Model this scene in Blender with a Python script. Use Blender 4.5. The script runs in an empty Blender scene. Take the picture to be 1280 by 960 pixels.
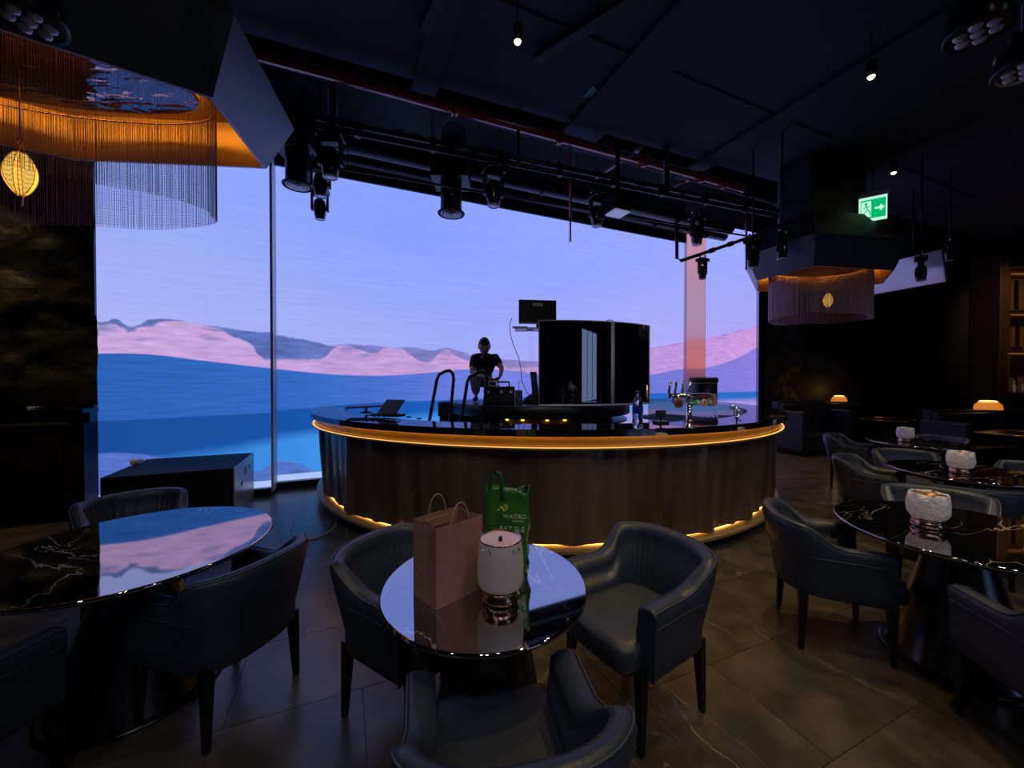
import bpy, bmesh, math, random
from mathutils import Vector, Matrix
random.seed(7)
C = bpy.context.scene
COL = C.collection
pi = math.pi
# ------------------------------------------------------------ camera, world, exposure
FP = 485.0; EYE = 1.6; PITCH = math.atan(5/485.0)
cam = bpy.data.objects.new('camera', bpy.data.cameras.new('camera')); COL.objects.link(cam)
cam.location = (0, 0, EYE); cam.rotation_euler = (pi/2-PITCH, 0, 0)
cam.data.sensor_width = 36; cam.data.lens = 36*FP/1280; cam.data.clip_start = 0.05
C.camera = cam
w = bpy.data.worlds.new('world'); C.world = w; w.use_nodes = True
w.node_tree.nodes['Background'].inputs[0].default_value = (0.02, 0.03, 0.08, 1)
w.node_tree.nodes['Background'].inputs[1].default_value = 0.3
C.view_settings.view_transform = 'Standard'; C.view_settings.look = 'None'
C.view_settings.exposure = 0.0; C.view_settings.gamma = 1
C.view_settings.use_curve_mapping = False
SCREEN_GAIN = 1.0

def spot(name, loc, target, power, col, size=70, blend=0.6, rad=0.04):
    l = bpy.data.lights.new(name, 'SPOT'); l.energy = power; l.color = col
    l.spot_size = math.radians(size); l.spot_blend = blend; l.shadow_soft_size = rad
    o = bpy.data.objects.new(name, l); COL.objects.link(o); o.location = loc
    o.rotation_euler = (Vector(target)-Vector(loc)).to_track_quat('-Z', 'Y').to_euler()
    return o
WARM = (1.0, 0.70, 0.30)
for i, (lx, ly, lz, pw, sz) in enumerate([  # pendant and floor-pool downlights, plus added unseen spots lifting room brightness
    (3.43, 3.68, 4.42, 130, 80), (5.34, 5.10, 4.42, 15, 60), (6.9, 5.0, 4.9, 110, 80), (0.05, 3.28, 4.42, 40, 70),
    (1.9, 3.0, 4.9, 150, 75), (1.35, 1.3, 4.9, 95, 70), (4.6, 7.6, 4.9, 150, 70), (-5.3, 3.3, 4.9, 90, 60),
    (6.6, 8.4, 4.9, 30, 50), (-0.2, -0.6, 4.9, 30, 90),
    (-2.2, 3.6, 4.9, 30, 60), (3.2, 1.0, 4.9, 50, 90)]):
    spot('downlight_and_fill', (lx, ly, lz), (lx, ly, 0), pw, WARM, sz, 0.8, 0.05)
COOL = (.80, .86, 1.0)
for lx, ly, tx, ty, tz, pw in ((-1.5, .2, -1.2, 3.6, .7, 26), (.6, .0, .5, 3.3, .6, 34), (2.6, .3, 2.2, 3.9, .6, 26), (.3, .8, .2, 6.2, 1.8, 70)):
    spot('bar_stage_fill', (lx, ly, 4.9), (tx, ty, tz), pw, (1, .84, .66), 55, .9, .06)  # added spots without fittings, brightening the bar skirt and the man
for lx, ly, pw in ((-2.0, -1.2, 40), (.2, -1.6, 62), (2.6, -1.2, 60), (5.2, 2.4, 75), (4.6, -.2, 45)):
    spot('cool_fill', (lx, ly, 4.9), (lx*.8, ly+2.6, .4), pw, COOL, 90, .9, .1)  # added unseen spots, mostly behind the camera, raising the room light
for lx, ly in ((-1.2, 5.4), (1.6, 6.3), (3.8, 7.2)): spot('plenum_fill', (lx, ly, 5.1), (lx, ly+.3, 6.3), 9, (.5, .6, 1), 150, .9, .1)  # added lamps with no visible source, brightening the upper slab
spot('shelf_fill', (11.6, 7.5, 4.9), (13.0, 10.2, 2.6), 160, (1, .66, .35), 60, .8)  # added unseen spot that brightens the shelf panels
spot('wall_washer_lamp', (-6.2, 3.1, 4.9), (-5.6, 3.9, 2.2), 60, WARM, 55, .7)

# ------------------------------------------------------------ pixel helpers (world points)
def ray(px, py):
    d = Vector(((px-640)/FP, 1, -(py-480)/FP))
    c, s = math.cos(-PITCH), math.sin(-PITCH)
    return Vector((d.x, d.y*c-d.z*s, d.y*s+d.z*c))
def at_z(px, py, z):
    r = ray(px, py); t = (z-EYE)/r.z; return Vector((r.x*t, r.y*t, z))
def at_y(px, py, y):
    r = ray(px, py); t = y/r.y; return Vector((r.x*t, y, EYE+r.z*t))

# ------------------------------------------------------------ materials
def lin(c):
    return tuple((v/255/12.92 if v/255 <= .04045 else ((v/255+.055)/1.055)**2.4) for v in c)+(1,)
MATS = {}
def mat(name, col, rough=.5, metal=0, ior=1.45, emit=None, es=0, bump=0, bscale=30, vary=0, trans=0, coat=0, alpha=1):
    m = bpy.data.materials.new(name); m.use_nodes = True
    nt = m.node_tree; b = nt.nodes['Principled BSDF']
    col = tuple(col)+((1,) if len(col) == 3 else ())
    b.inputs['Base Color'].default_value = col
    b.inputs['Roughness'].default_value = rough; b.inputs['Metallic'].default_value = metal
    b.inputs['IOR'].default_value = ior; b.inputs['Transmission Weight'].default_value = trans
    b.inputs['Coat Weight'].default_value = coat; b.inputs['Alpha'].default_value = alpha
    if emit:
        b.inputs['Emission Color'].default_value = tuple(emit)[:3]+(1,); b.inputs['Emission Strength'].default_value = es
    if bump or vary:
        tc = nt.nodes.new('ShaderNodeTexCoord'); n = nt.nodes.new('ShaderNodeTexNoise')
        n.inputs['Scale'].default_value = bscale; n.inputs['Detail'].default_value = 6
        nt.links.new(tc.outputs['Object'], n.inputs['Vector'])
        if bump:
            bp = nt.nodes.new('ShaderNodeBump'); bp.inputs['Strength'].default_value = bump; bp.inputs['Distance'].default_value = .02
            nt.links.new(n.outputs['Fac'], bp.inputs['Height']); nt.links.new(bp.outputs[0], b.inputs['Normal'])
        if vary:
            r = nt.nodes.new('ShaderNodeValToRGB')
            r.color_ramp.elements[0].position = .3; r.color_ramp.elements[1].position = .75
            r.color_ramp.elements[0].color = tuple(v*(1-vary) for v in col[:3])+(1,)
            r.color_ramp.elements[1].color = tuple(min(1, v*(1+vary)) for v in col[:3])+(1,)
            nt.links.new(n.outputs['Fac'], r.inputs[0]); nt.links.new(r.outputs[0], b.inputs['Base Color'])
    MATS[name] = m
    return m
def marble(name, base, vein, rough, ior, scale=1.6, width=.012, bump=0, thr2=.5):
    m = mat(name, base, rough, ior=ior); nt = m.node_tree; b = nt.nodes['Principled BSDF']
    N = nt.nodes.new; L = nt.links.new
    tc = N('ShaderNodeTexCoord'); mp = N('ShaderNodeMapping'); mp.inputs['Scale'].default_value = (1, .28, 1)
    oi = N('ShaderNodeObjectInfo'); add = N('ShaderNodeVectorMath'); add.operation = 'ADD'
    mul = N('ShaderNodeVectorMath'); mul.operation = 'SCALE'; mul.inputs['Scale'].default_value = 37
    L(oi.outputs['Random'], mul.inputs[0]); L(tc.outputs['Object'], add.inputs[0]); L(mul.outputs[0], add.inputs[1])
    L(add.outputs[0], mp.inputs[0])
    n1 = N('ShaderNodeTexNoise'); n1.inputs['Scale'].default_value = scale; n1.inputs['Detail'].default_value = 7; n1.inputs['Distortion'].default_value = .8
    n2 = N('ShaderNodeTexNoise'); n2.inputs['Scale'].default_value = scale*.9; n2.inputs['Detail'].default_value = 3
    L(mp.outputs[0], n1.inputs['Vector']); L(mp.outputs[0], n2.inputs['Vector'])
    s = N('ShaderNodeMath'); s.operation = 'SUBTRACT'; s.inputs[1].default_value = .5; L(n1.outputs['Fac'], s.inputs[0])
    a = N('ShaderNodeMath'); a.operation = 'ABSOLUTE'; L(s.outputs[0], a.inputs[0])
    r = N('ShaderNodeMapRange'); r.inputs['From Min'].default_value = 0; r.inputs['From Max'].default_value = width
    r.inputs['To Min'].default_value = 1; r.inputs['To Max'].default_value = 0; L(a.outputs[0], r.inputs['Value'])
    r2 = N('ShaderNodeMapRange'); r2.inputs['From Min'].default_value = thr2; r2.inputs['From Max'].default_value = thr2+.18; L(n2.outputs['Fac'], r2.inputs['Value'])
    mu = N('ShaderNodeMath'); mu.operation = 'MULTIPLY'; L(r.outputs[0], mu.inputs[0]); L(r2.outputs[0], mu.inputs[1])
    n3 = N('ShaderNodeTexNoise'); n3.inputs['Scale'].default_value = scale*3; n3.inputs['Detail'].default_value = 5
    L(add.outputs[0], n3.inputs['Vector'])
    cr = N('ShaderNodeValToRGB'); cr.color_ramp.elements[0].position = .35; cr.color_ramp.elements[1].position = .7
    cr.color_ramp.elements[0].color = tuple(v*.6 for v in base[:3])+(1,); cr.color_ramp.elements[1].color = tuple(v*1.5 for v in base[:3])+(1,)
    L(n3.outputs['Fac'], cr.inputs[0])
    mx = N('ShaderNodeMix'); mx.data_type = 'RGBA'; L(mu.outputs[0], mx.inputs['Factor']); L(cr.outputs[0], mx.inputs['A'])
    mx.inputs['B'].default_value = tuple(vein[:3])+(1,); L(mx.outputs['Result'], b.inputs['Base Color'])
    if bump:
        bp = N('ShaderNodeBump'); bp.inputs['Strength'].default_value = bump; bp.inputs['Distance'].default_value = .004
        L(n3.outputs['Fac'], bp.inputs['Height']); L(bp.outputs[0], b.inputs['Normal'])
    return m
M_marble = marble('black_marble', (.004, .004, .005), (.75, .62, .52), .03, 5.5, 5.0, .008, thr2=.40)
M_bar_marble = marble('bar_marble', (.006, .006, .008), (.30, .28, .30), .03, 4.2, 2.0, .012)
M_tile = marble('floor_tile_stone', (.070, .057, .044), (.34, .28, .21), .30, 1.55, 1.7, .0045, .08, thr2=.46)
M_grout = mat('grout', (.11, .10, .09), .7)
M_leather = mat('navy_leather', (.030, .040, .066), .40, ior=1.5, bump=.12, bscale=90)
M_seatleather = mat('navy_seat_leather', (.040, .046, .064), .42, ior=1.5, bump=.10, bscale=70)
M_piping = mat('leather_piping', (.07, .078, .10), .35)
M_leg = mat('black_wood_leg', (.008, .008, .010), .35)
M_black = mat('matte_black', (.006, .006, .008), .6, vary=.3, bscale=3)
M_blackgloss = mat('gloss_black', (.006, .006, .009), .22, ior=1.6)
M_blackmetal = mat('black_metal', (.012, .012, .015), .35, metal=.3)
M_canopy = mat('canopy_lacquer', (.022, .026, .040), .33, ior=1.6)
M_cone = mat('pedestal_lacquer', (.008, .008, .010), .25, ior=1.9)
M_ceiling = mat('ceiling_paint', (.028, .031, .048), .85, bump=.05, bscale=8)
M_gold = mat('gold_metal', (.75, .42, .13), .3, metal=.9)
M_goldfascia = mat('gold_fascia', (.62, .38, .11), .35, metal=.5, vary=.12, bscale=2)
M_chrome = mat('chrome', (.8, .8, .82), .12, metal=1)
M_rose = mat('rose_metal', (.75, .42, .34), .18, metal=1)
M_led = mat('led_strip', (1, .6, .2), .5, emit=(1, .56, .14), es=1.1)
M_ledlow = mat('led_strip_low', (1, .6, .2), .5, emit=(1, .45, .08), es=4.5)
M_redpipe = mat('red_pipe_paint', (.26, .014, .014), .2, ior=2.0)
M_white = mat('white_plastic', (.7, .7, .72), .4)
M_lens = mat('lens_glass', (.6, .62, .75), .15, metal=.3)
M_frame = mat('aluminium_trim', (.60, .60, .68), .35, metal=.25)
M_mirrorglass = mat('black_mirror_glass', (.004, .004, .006), .02, ior=3.4)
M_green = mat('green_bag_plastic', (.030, .16, .022), .22, ior=1.5, bump=.35, bscale=14, vary=.35)
M_dkgreen = mat('green_handle', (.004, .10, .045), .3)
M_paper = mat('brown_paper', (.36, .185, .17), .85, bump=.10, bscale=40, vary=.08)
M_paperin = mat('brown_paper_inside', (.36, .19, .12), .9)
M_twine = mat('paper_twine', (.42, .26, .20), .8)
M_skin = mat('skin', (.34, .17, .12), .5)
M_hair = mat('dark_hair', (.006, .005, .005), .6)
M_shirt = mat('black_tshirt', (.006, .006, .009), .85)
M_jeans = mat('grey_jeans', (.16, .16, .19), .85, vary=.3, bscale=14)
M_text_w = mat('pale_lettering', (.5, .58, .45), .5)
M_textg = mat('light_lettering', (.55, .75, .3), .5)
M_bulb = mat('warm_bulb', (1, .8, .5), .5, emit=(1, .70, .28), es=14)
M_amber = mat('amber_lampshade', (1, .5, .1), .4, emit=(1, .30, .03), es=.55)
M_ambertop = mat('amber_lamp_rim', (1, .7, .3), .4, emit=(1, .58, .22), es=1.4)

def stone_wall():
    m = mat('dark_rock', (.020, .019, .018), .55, ior=1.5); nt = m.node_tree; b = nt.nodes['Principled BSDF']
    N = nt.nodes.new; L = nt.links.new
    tc = N('ShaderNodeTexCoord')
    n = N('ShaderNodeTexNoise'); n.inputs['Scale'].default_value = 4; n.inputs['Detail'].default_value = 10; n.inputs['Distortion'].default_value = .25
    L(tc.outputs['Object'], n.inputs['Vector'])
    bp = N('ShaderNodeBump'); bp.inputs['Strength'].default_value = .8; bp.inputs['Distance'].default_value = .06
    L(n.outputs['Fac'], bp.inputs['Height']); L(bp.outputs[0], b.inputs['Normal'])
    return m
M_rock = stone_wall()
def wavy_mirror():
    m = mat('rippled_mirror', (.72, .62, .62), .05, metal=1); nt = m.node_tree; b = nt.nodes['Principled BSDF']
    N = nt.nodes.new; L = nt.links.new
    tc = N('ShaderNodeTexCoord'); mp = N('ShaderNodeMapping'); mp.inputs['Scale'].default_value = (1, 2.2, 1)
    n = N('ShaderNodeTexNoise'); n.inputs['Scale'].default_value = 6; n.inputs['Detail'].default_value = 1; n.inputs['Distortion'].default_value = .4
    L(tc.outputs['Object'], mp.inputs[0]); L(mp.outputs[0], n.inputs['Vector'])
    bp = N('ShaderNodeBump'); bp.inputs['Strength'].default_value = .4; bp.inputs['Distance'].default_value = .02
    L(n.outputs['Fac'], bp.inputs['Height']); L(bp.outputs[0], b.inputs['Normal'])
    return m
M_ripple = wavy_mirror()
def skirt_mat():
    m = mat('bronze_skirt', (.085, .052, .036), .36, metal=.6); nt = m.node_tree; b = nt.nodes['Principled BSDF']
    N = nt.nodes.new; L = nt.links.new
    tc = N('ShaderNodeTexCoord'); mp = N('ShaderNodeMapping'); mp.inputs['Scale'].default_value = (3, 3, .35)
    n = N('ShaderNodeTexNoise'); n.inputs['Scale'].default_value = 1.6; n.inputs['Detail'].default_value = 4
    L(tc.outputs['Object'], mp.inputs[0]); L(mp.outputs[0], n.inputs['Vector'])
    cr = N('ShaderNodeValToRGB'); cr.color_ramp.elements[0].position = .3; cr.color_ramp.elements[1].position = .72
    cr.color_ramp.elements[0].color = (.14, .092, .070, 1); cr.color_ramp.elements[1].color = (.34, .23, .165, 1)
    L(n.outputs['Fac'], cr.inputs[0]); L(cr.outputs[0], b.inputs['Base Color'])
    return m
M_skirt = skirt_mat()
def wrap_mat():
    m = mat('plastic_wrap', (.80, .76, .82), .22, ior=1.5); nt = m.node_tree; b = nt.nodes['Principled BSDF']
    N = nt.nodes.new; L = nt.links.new
    tc = N('ShaderNodeTexCoord'); n = N('ShaderNodeTexNoise'); n.inputs['Scale'].default_value = 16; n.inputs['Detail'].default_value = 3; n.inputs['Distortion'].default_value = 2
    L(tc.outputs['Object'], n.inputs['Vector'])
    bp = N('ShaderNodeBump'); bp.inputs['Strength'].default_value = .7; bp.inputs['Distance'].default_value = .02
    L(n.outputs['Fac'], bp.inputs['Height']); L(bp.outputs[0], b.inputs['Normal'])
    b.inputs['Emission Color'].default_value = (.9, .8, 1, 1); b.inputs['Emission Strength'].default_value = 0.0
    return m
M_wrap = wrap_mat()
M_frost = mat('frosted_lamp_glass', (.38, .36, .44), .35, emit=(1, .75, .6), es=.03)
M_lid = mat('frosted_lamp_lid', (.5, .42, .60), .3, emit=(1, .42, .3), es=.10)
M_clear = mat('clear_plastic', (.9, .93, 1), .05, ior=1.33, trans=1)
M_bluelabel = mat('blue_label', (.01, .03, .35), .3)
M_acrylic = mat('clear_acrylic', (.92, .94, 1), .04, ior=1.2, trans=1)

# ------------------------------------------------------------ mesh helpers
class MB:
    def __init__(s): s.v = []; s.f = []; s.sm = []
    def add(s, vs, fs, smooth=False):
        o = len(s.v); s.v += [tuple(p) for p in vs]
        for f in fs: s.f.append(tuple(i+o for i in f)); s.sm.append(smooth)
        return s
    def box(s, x0, x1, y0, y1, z0, z1, M=None):
        vs = [Vector((x, y, z)) for z in (z0, z1) for x, y in ((x0, y0), (x1, y0), (x1, y1), (x0, y1))]
        if M: vs = [M @ p for p in vs]
        return s.add(vs, [(3, 2, 1, 0), (4, 5, 6, 7), (0, 1, 5, 4), (1, 2, 6, 5), (2, 3, 7, 6), (3, 0, 4, 7)])
    def lathe(s, prof, n=32, c=(0, 0), cap=True, M=None, smooth=True, a0=0, a1=2*pi):
        full = abs(a1-a0-2*pi) < 1e-6; m = n if full else n+1
        vs = []
        for r, z in prof:
            for i in range(m):
                a = a0+(a1-a0)*i/n; vs.append(Vector((c[0]+r*math.cos(a), c[1]+r*math.sin(a), z)))
        if M: vs = [M @ p for p in vs]
        fs = []
        for k in range(len(prof)-1):
            for i in range(n):
                j = (i+1) % m; fs.append((k*m+i, k*m+j, (k+1)*m+j, (k+1)*m+i))
        s.add(vs, fs, smooth)
        if cap and full:
            o = len(s.v)-len(vs)
            if prof[0][0] > 1e-5: s.f.append(tuple(o+i for i in reversed(range(m)))); s.sm.append(False)
            if prof[-1][0] > 1e-5: s.f.append(tuple(o+(len(prof)-1)*m+i for i in range(m))); s.sm.append(False)
        return s
    def tube(s, pts, r, n=8, taper=None, cap=True):
        pts = [Vector(p) for p in pts]; rings = []
        up = None
        for i, p in enumerate(pts):
            t = (pts[min(i+1, len(pts)-1)]-pts[max(i-1, 0)])
            if t.length < 1e-9: t = Vector((0, 0, 1))
            t.normalize()
            if up is None: up = Vector((0, 0, 1)) if abs(t.z) < .9 else Vector((1, 0, 0))
            a = t.cross(up)
            if a.length < 1e-4: a = t.cross(Vector((0, 1, 0)))
            a.normalize(); b = a.cross(t).normalized(); up = b
            rr = r if taper is None else r*(1+(taper-1)*i/(len(pts)-1))
            rings.append([p+a*rr*math.cos(2*pi*k/n)+b*rr*math.sin(2*pi*k/n) for k in range(n)])
        vs = [p for R in rings for p in R]; fs = []
        for i in range(len(pts)-1):
            for k in range(n):
                fs.append((i*n+k, i*n+(k+1) % n, (i+1)*n+(k+1) % n, (i+1)*n+k))
        s.add(vs, fs, True)
        if cap:
            o = len(s.v)-len(vs)
            s.f.append(tuple(o+k for k in reversed(range(n)))); s.sm.append(False)
            s.f.append(tuple(o+(len(pts)-1)*n+k for k in range(n))); s.sm.append(False)
        return s
    def prism(s, poly, z0, z1, M=None):
        n = len(poly); vs = [Vector((x, y, z)) for z in (z0, z1) for x, y in poly]
        if M: vs = [M @ p for p in vs]
        return s.add(vs, [tuple(reversed(range(n))), tuple(range(n, 2*n))]+[(i, (i+1) % n, n+(i+1) % n, n+i) for i in range(n)])
    def loft(s, rings, closed=True, cap=True, smooth=True):
        n = len(rings[0]); vs = [p for R in rings for p in R]; fs = []
        for i in range(len(rings)-1):
            for k in range(n if closed else n-1):
                fs.append((i*n+k, i*n+(k+1) % n, (i+1)*n+(k+1) % n, (i+1)*n+k))
        s.add(vs, fs, smooth)
        if cap:
            o = len(s.v)-len(vs)
            s.f.append(tuple(o+k for k in reversed(range(n)))); s.sm.append(False)
            s.f.append(tuple(o+(len(rings)-1)*n+k for k in range(n))); s.sm.append(False)
        return s
    def build(s, name, m, parent=None, bevel=0, loc=None, rz=0, kind=None, segs=2):
        me = bpy.data.meshes.new(name); me.from_pydata(s.v, [], s.f)
        me.polygons.foreach_set('use_smooth', s.sm)
        bm = bmesh.new(); bm.from_mesh(me); bmesh.ops.recalc_face_normals(bm, faces=bm.faces)
        if bevel:
            es = [e for e in bm.edges if len(e.link_faces) == 2 and e.calc_face_angle(0) > .6]
            bmesh.ops.bevel(bm, geom=es, offset=bevel, segments=segs, affect='EDGES', profile=.5, clamp_overlap=True)
        bm.to_mesh(me); bm.free()
        o = bpy.data.objects.new(name, me); COL.objects.link(o)
        if m: me.materials.append(m)
        if parent: o.parent = parent
        if loc is not None: o.location = loc
        o.rotation_euler = (0, 0, rz)
        if kind: o['kind'] = kind
        return o
def tag(o, label, cat, group=None, kind=None):
    o['label'] = label; o['category'] = cat
    if group: o['group'] = group
    if kind: o['kind'] = kind
    return o
def thing(name, label, cat, loc=(0, 0, 0), rz=0, group=None):
    o = bpy.data.objects.new(name, None); COL.objects.link(o); o.empty_display_size = .1
    o.location = loc; o.rotation_euler = (0, 0, rz)
    return tag(o, label, cat, group)
def kids(o): return [c for c in bpy.data.objects if c.parent == o]
def copy_tree(o, parent=None):
    c = o.copy(); COL.objects.link(c)
    if parent: c.parent = parent
    for k in kids(o): copy_tree(k, c)
    return c
def dup(o, loc, rz, label, group=None):
    c = copy_tree(o); c.location = loc; c.rotation_euler = (0, 0, rz); c['label'] = label
    if group: c['group'] = group
    return c
def text_mesh(name, body, size, m, parent, M, depth=.0006):
    cu = bpy.data.curves.new(name, 'FONT'); cu.body = body; cu.size = size; cu.extrude = depth
    cu.align_x = 'CENTER'
    t = bpy.data.objects.new(name, cu); COL.objects.link(t)
    dg = bpy.context.evaluated_depsgraph_get(); me = bpy.data.meshes.new_from_object(t.evaluated_get(dg))
    bpy.data.objects.remove(t); me.transform(M); me.materials.clear(); me.materials.append(m)
    o = bpy.data.objects.new(name, me); COL.objects.link(o); o.parent = parent
    return o
def facing(fx, fy): return math.atan2(-fx, fy)

# ------------------------------------------------------------ the LED wall line
O = Vector((-3.44, 5.75, 0)); SL = math.atan(.434); Dv = Vector((math.cos(SL), math.sin(SL), 0)); Nv = Vector((math.sin(SL), -math.cos(SL), 0))
def on_wall(px, py, off=0):
    r = ray(px, py); o = Vector((0, 0, EYE)); q = O+Nv*off
    t = (q-o).dot(Nv)/r.dot(Nv); p = o+r*t
    return (p-O).dot(Dv), p.z
def wp(s, off, z=0): return O+Dv*s+Nv*off+Vector((0, 0, z))
WM = Matrix.Translation(O) @ Matrix.Rotation(SL, 4, 'Z')     # local x along the wall, local -y towards the room
S0, S1 = on_wall(121, 400, .30)[0], on_wall(945.5, 400)[0]
SJ = on_wall(341, 400, .33)[0]-.15
ZT = 5.35

def screen_material():
    m = bpy.data.materials.new('led_dune_image'); m.use_nodes = True
    nt = m.node_tree; nt.nodes.clear(); N = nt.nodes.new; L = nt.links.new
    uv = N('ShaderNodeUVMap'); uv.uv_map = 'wall'
    sp = N('ShaderNodeSeparateXYZ'); L(uv.outputs[0], sp.inputs[0])
    U, V = sp.outputs[0], sp.outputs[1]          # U 0..1 along S0..S1, V = z/ZT
    # wobble for craggy ridges
    nz = N('ShaderNodeTexNoise'); nz.inputs['Scale'].default_value = 60; nz.inputs['Detail'].default_value = 5
    L(uv.outputs[0], nz.inputs['Vector'])
    def math_(op, a, b=None, c=None, clamp=False):
        n = N('ShaderNodeMath'); n.operation = op; n.use_clamp = clamp
        for i, v in enumerate((a, b, c)):
            if v is None: continue
            if isinstance(v, (int, float)): n.inputs[i].default_value = v
            else: L(v, n.inputs[i])
        return n.outputs[0]
    def curve(pts):
        n = N('ShaderNodeFloatCurve'); cv = n.mapping.curves[0]
        P = []
        for px, py in pts:
            s, z = on_wall(px, py); P.append(((s-S0)/(S1-S0), z/ZT))
        P.sort(); P = [p for p in P if 0 <= p[0] <= 1]
        P = [(0, P[0][1])]+[p for p in P if .002 < p[0] < .998]+[(1, P[-1][1])]
        cv.points[0].location = P[0]; cv.points[1].location = P[-1]
        for p in P[1:-1]: cv.points.new(*p)
        for p in cv.points: p.handle_type = 'AUTO'
        n.mapping.use_clip = False; n.mapping.update()
        L(U, n.inputs['Value']); n.inputs['Factor'].default_value = 1
        return n.outputs[0]
    def below(pts, soft, wob=0):
        c = curve(pts)
        if wob: c = math_('MULTIPLY_ADD', math_('SUBTRACT', nz.outputs['Fac'], .5), wob, c)
        return math_('DIVIDE', math_('SUBTRACT', c, V), soft, clamp=True), c
    def ramp(fac, stops):
        n = N('ShaderNodeValToRGB'); e = n.color_ramp.elements
        e[0].position, e[0].color = stops[0][0], lin(stops[0][1]); e[1].position, e[1].color = stops[-1][0], lin(stops[-1][1])
        for p, c in stops[1:-1]:
            q = e.new(p); q.color = lin(c)
        L(fac, n.inputs[0]); return n.outputs[0]
    def mix(f, a, b):
        n = N('ShaderNodeMix'); n.data_type = 'RGBA'; n.clamp_factor = True
        L(f, n.inputs['Factor']) if not isinstance(f, float) else setattr(n.inputs['Factor'], 'default_value', f)
        L(a, n.inputs['A']); L(b, n.inputs['B']); return n.outputs['Result']
    ridge = [(120, 402), (135, 402), (150, 405), (158, 401), (178, 411), (190, 407), (205, 402), (228, 402), (250, 407), (270, 409), (300, 414), (345, 418), (380, 424), (415, 431), (425, 430), (470, 432), (490, 434), (515, 433), (540, 437), (555, 434), (575, 438), (590, 443), (620, 447), (660, 451), (700, 452), (750, 447), (797, 437), (830, 432), (860, 426), (882, 423), (910, 416), (945, 408)]
    b2 = [(122, 435), (200, 444), (260, 451), (340, 460), (400, 466), (460, 469), (500, 468), (540, 465), (590, 461), (640, 463), (700, 470), (797, 470), (825, 466), (850, 461), (882, 459), (915, 450), (945, 434)]
    b3 = [(122, 524), (180, 521), (240, 518), (340, 513), (400, 508), (460, 503), (540, 500), (640, 496), (797, 491), (882, 490), (945, 489)]
    b4 = [(122, 566), (200, 562), (250, 556), (300, 549), (340, 541), (396, 533), (460, 522), (540, 512), (640, 505), (797, 498), (882, 497), (945, 496)]
    b5 = [(122, 559), (170, 560), (220, 567), (280, 578), (330, 582), (342, 575), (365, 577), (396, 588), (440, 600), (540, 590), (640, 560), (797, 512), (860, 502), (900, 501), (945, 507)]
    b1b = [(120, 402), (150, 406), (165, 411), (178, 415), (190, 411), (205, 408), (215, 404), (240, 405), (269, 409), (301, 422), (321, 432), (333, 448), (350, 447), (380, 448), (405, 446), (414, 436), (420, 431), (445, 434), (470, 441), (480, 434), (500, 434), (515, 445), (530, 452), (545, 445), (555, 437), (575, 447), (600, 453), (640, 458), (700, 455), (750, 448), (797, 438), (830, 433), (860, 427), (882, 424), (945, 409)]
    mb_, cb_ = below(b1b, .006, .020)
    m1, c1 = below(ridge, .004, .012); m2, c2 = below(b2, .003); m3, c3 = below(b3, .004); m4, c4 = below(b4, .03); m5, c5 = below(b5, .004, .006)
    # sky : vertical distance above ridge gives the gradient, plus banding
    sky = ramp(U, [(0, (146, 168, 250)), (.3, (138, 162, 255)), (.6, (150, 166, 255)), (1, (158, 170, 255))])
    hz = ramp(U, [(0, (170, 180, 245)), (.35, (160, 172, 250)), (.7, (176, 172, 250)), (1, (170, 165, 245))])
    dist = math_('MULTIPLY', math_('SUBTRACT', V, c1), 3.0, clamp=True)
    sky = mix(dist, hz, sky)
    def stripes(scl, sx, sy, rot, amt, col, dist_=1.5):
        mp = N('ShaderNodeMapping'); mp.inputs['Scale'].default_value = (sx, sy, 1); mp.inputs['Rotation'].default_value = (0, 0, rot)
        L(uv.outputs[0], mp.inputs[0])
        n = N('ShaderNodeTexNoise'); n.inputs['Scale'].default_value = scl; n.inputs['Detail'].default_value = 4; L(mp.outputs[0], n.inputs['Vector'])
        f = math_('MULTIPLY_ADD', math_('SUBTRACT', n.outputs['Fac'], .5), amt, 1.0)
        v = N('ShaderNodeVectorMath'); v.operation = 'SCALE'; L(col, v.inputs[0]); L(f, v.inputs['Scale']); return v.outputs[0], n.outputs['Fac']
    sky, _ = stripes(9, 1, 14, .05, .22, sky)
    mount = ramp(U, [(0, (202, 168, 222)), (.25, (194, 158, 218)), (.5, (205, 160, 212)), (.75, (190, 150, 225)), (1, (205, 155, 225))])
    mdark = ramp(U, [(0, (95, 115, 175)), (.16, (90, 112, 185)), (.3, (125, 125, 195)), (.6, (150, 130, 200)), (1, (190, 145, 220))])
    _, mf = stripes(14, 1.6, 2.4, -.5, .3, mount)
    shade = math_('MULTIPLY', math_('SUBTRACT', mf, .50), 7, clamp=True)
    near_top = math_('SUBTRACT', 1.0, math_('DIVIDE', math_('SUBTRACT', c1, V), .09), clamp=True)
    shade = math_('MULTIPLY', shade, near_top)
    mdark, _ = stripes(22, 1.6, 2.2, -.5, .9, mdark)
    mount = mix(math_('MULTIPLY', shade, .8), mount, mdark)
    mount = mix(mb_, mdark, mount)
    mount, _ = stripes(45, 1, 2.5, .4, .7, mount)
    dune = ramp(U, [(0, (45, 98, 182)), (.17, (50, 105, 195)), (.3, (80, 115, 212)), (.42, (120, 130, 226)), (.7, (110, 120, 215)), (1, (140, 128, 222))])
    dune, _ = stripes(7, 3, 34, -.10, .75, dune)
    deep = ramp(U, [(0, (26, 78, 150)), (.2, (24, 84, 170)), (.45, (30, 100, 200)), (1, (45, 110, 200))])
    azure = ramp(U, [(0, (50, 120, 205)), (.2, (64, 145, 232)), (.5, (75, 150, 235)), (1, (150, 150, 230))])
    rock = ramp(U, [(0, (85, 112, 198)), (.25, (80, 115, 195)), (.6, (150, 150, 225)), (1, (165, 145, 220))])
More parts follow.
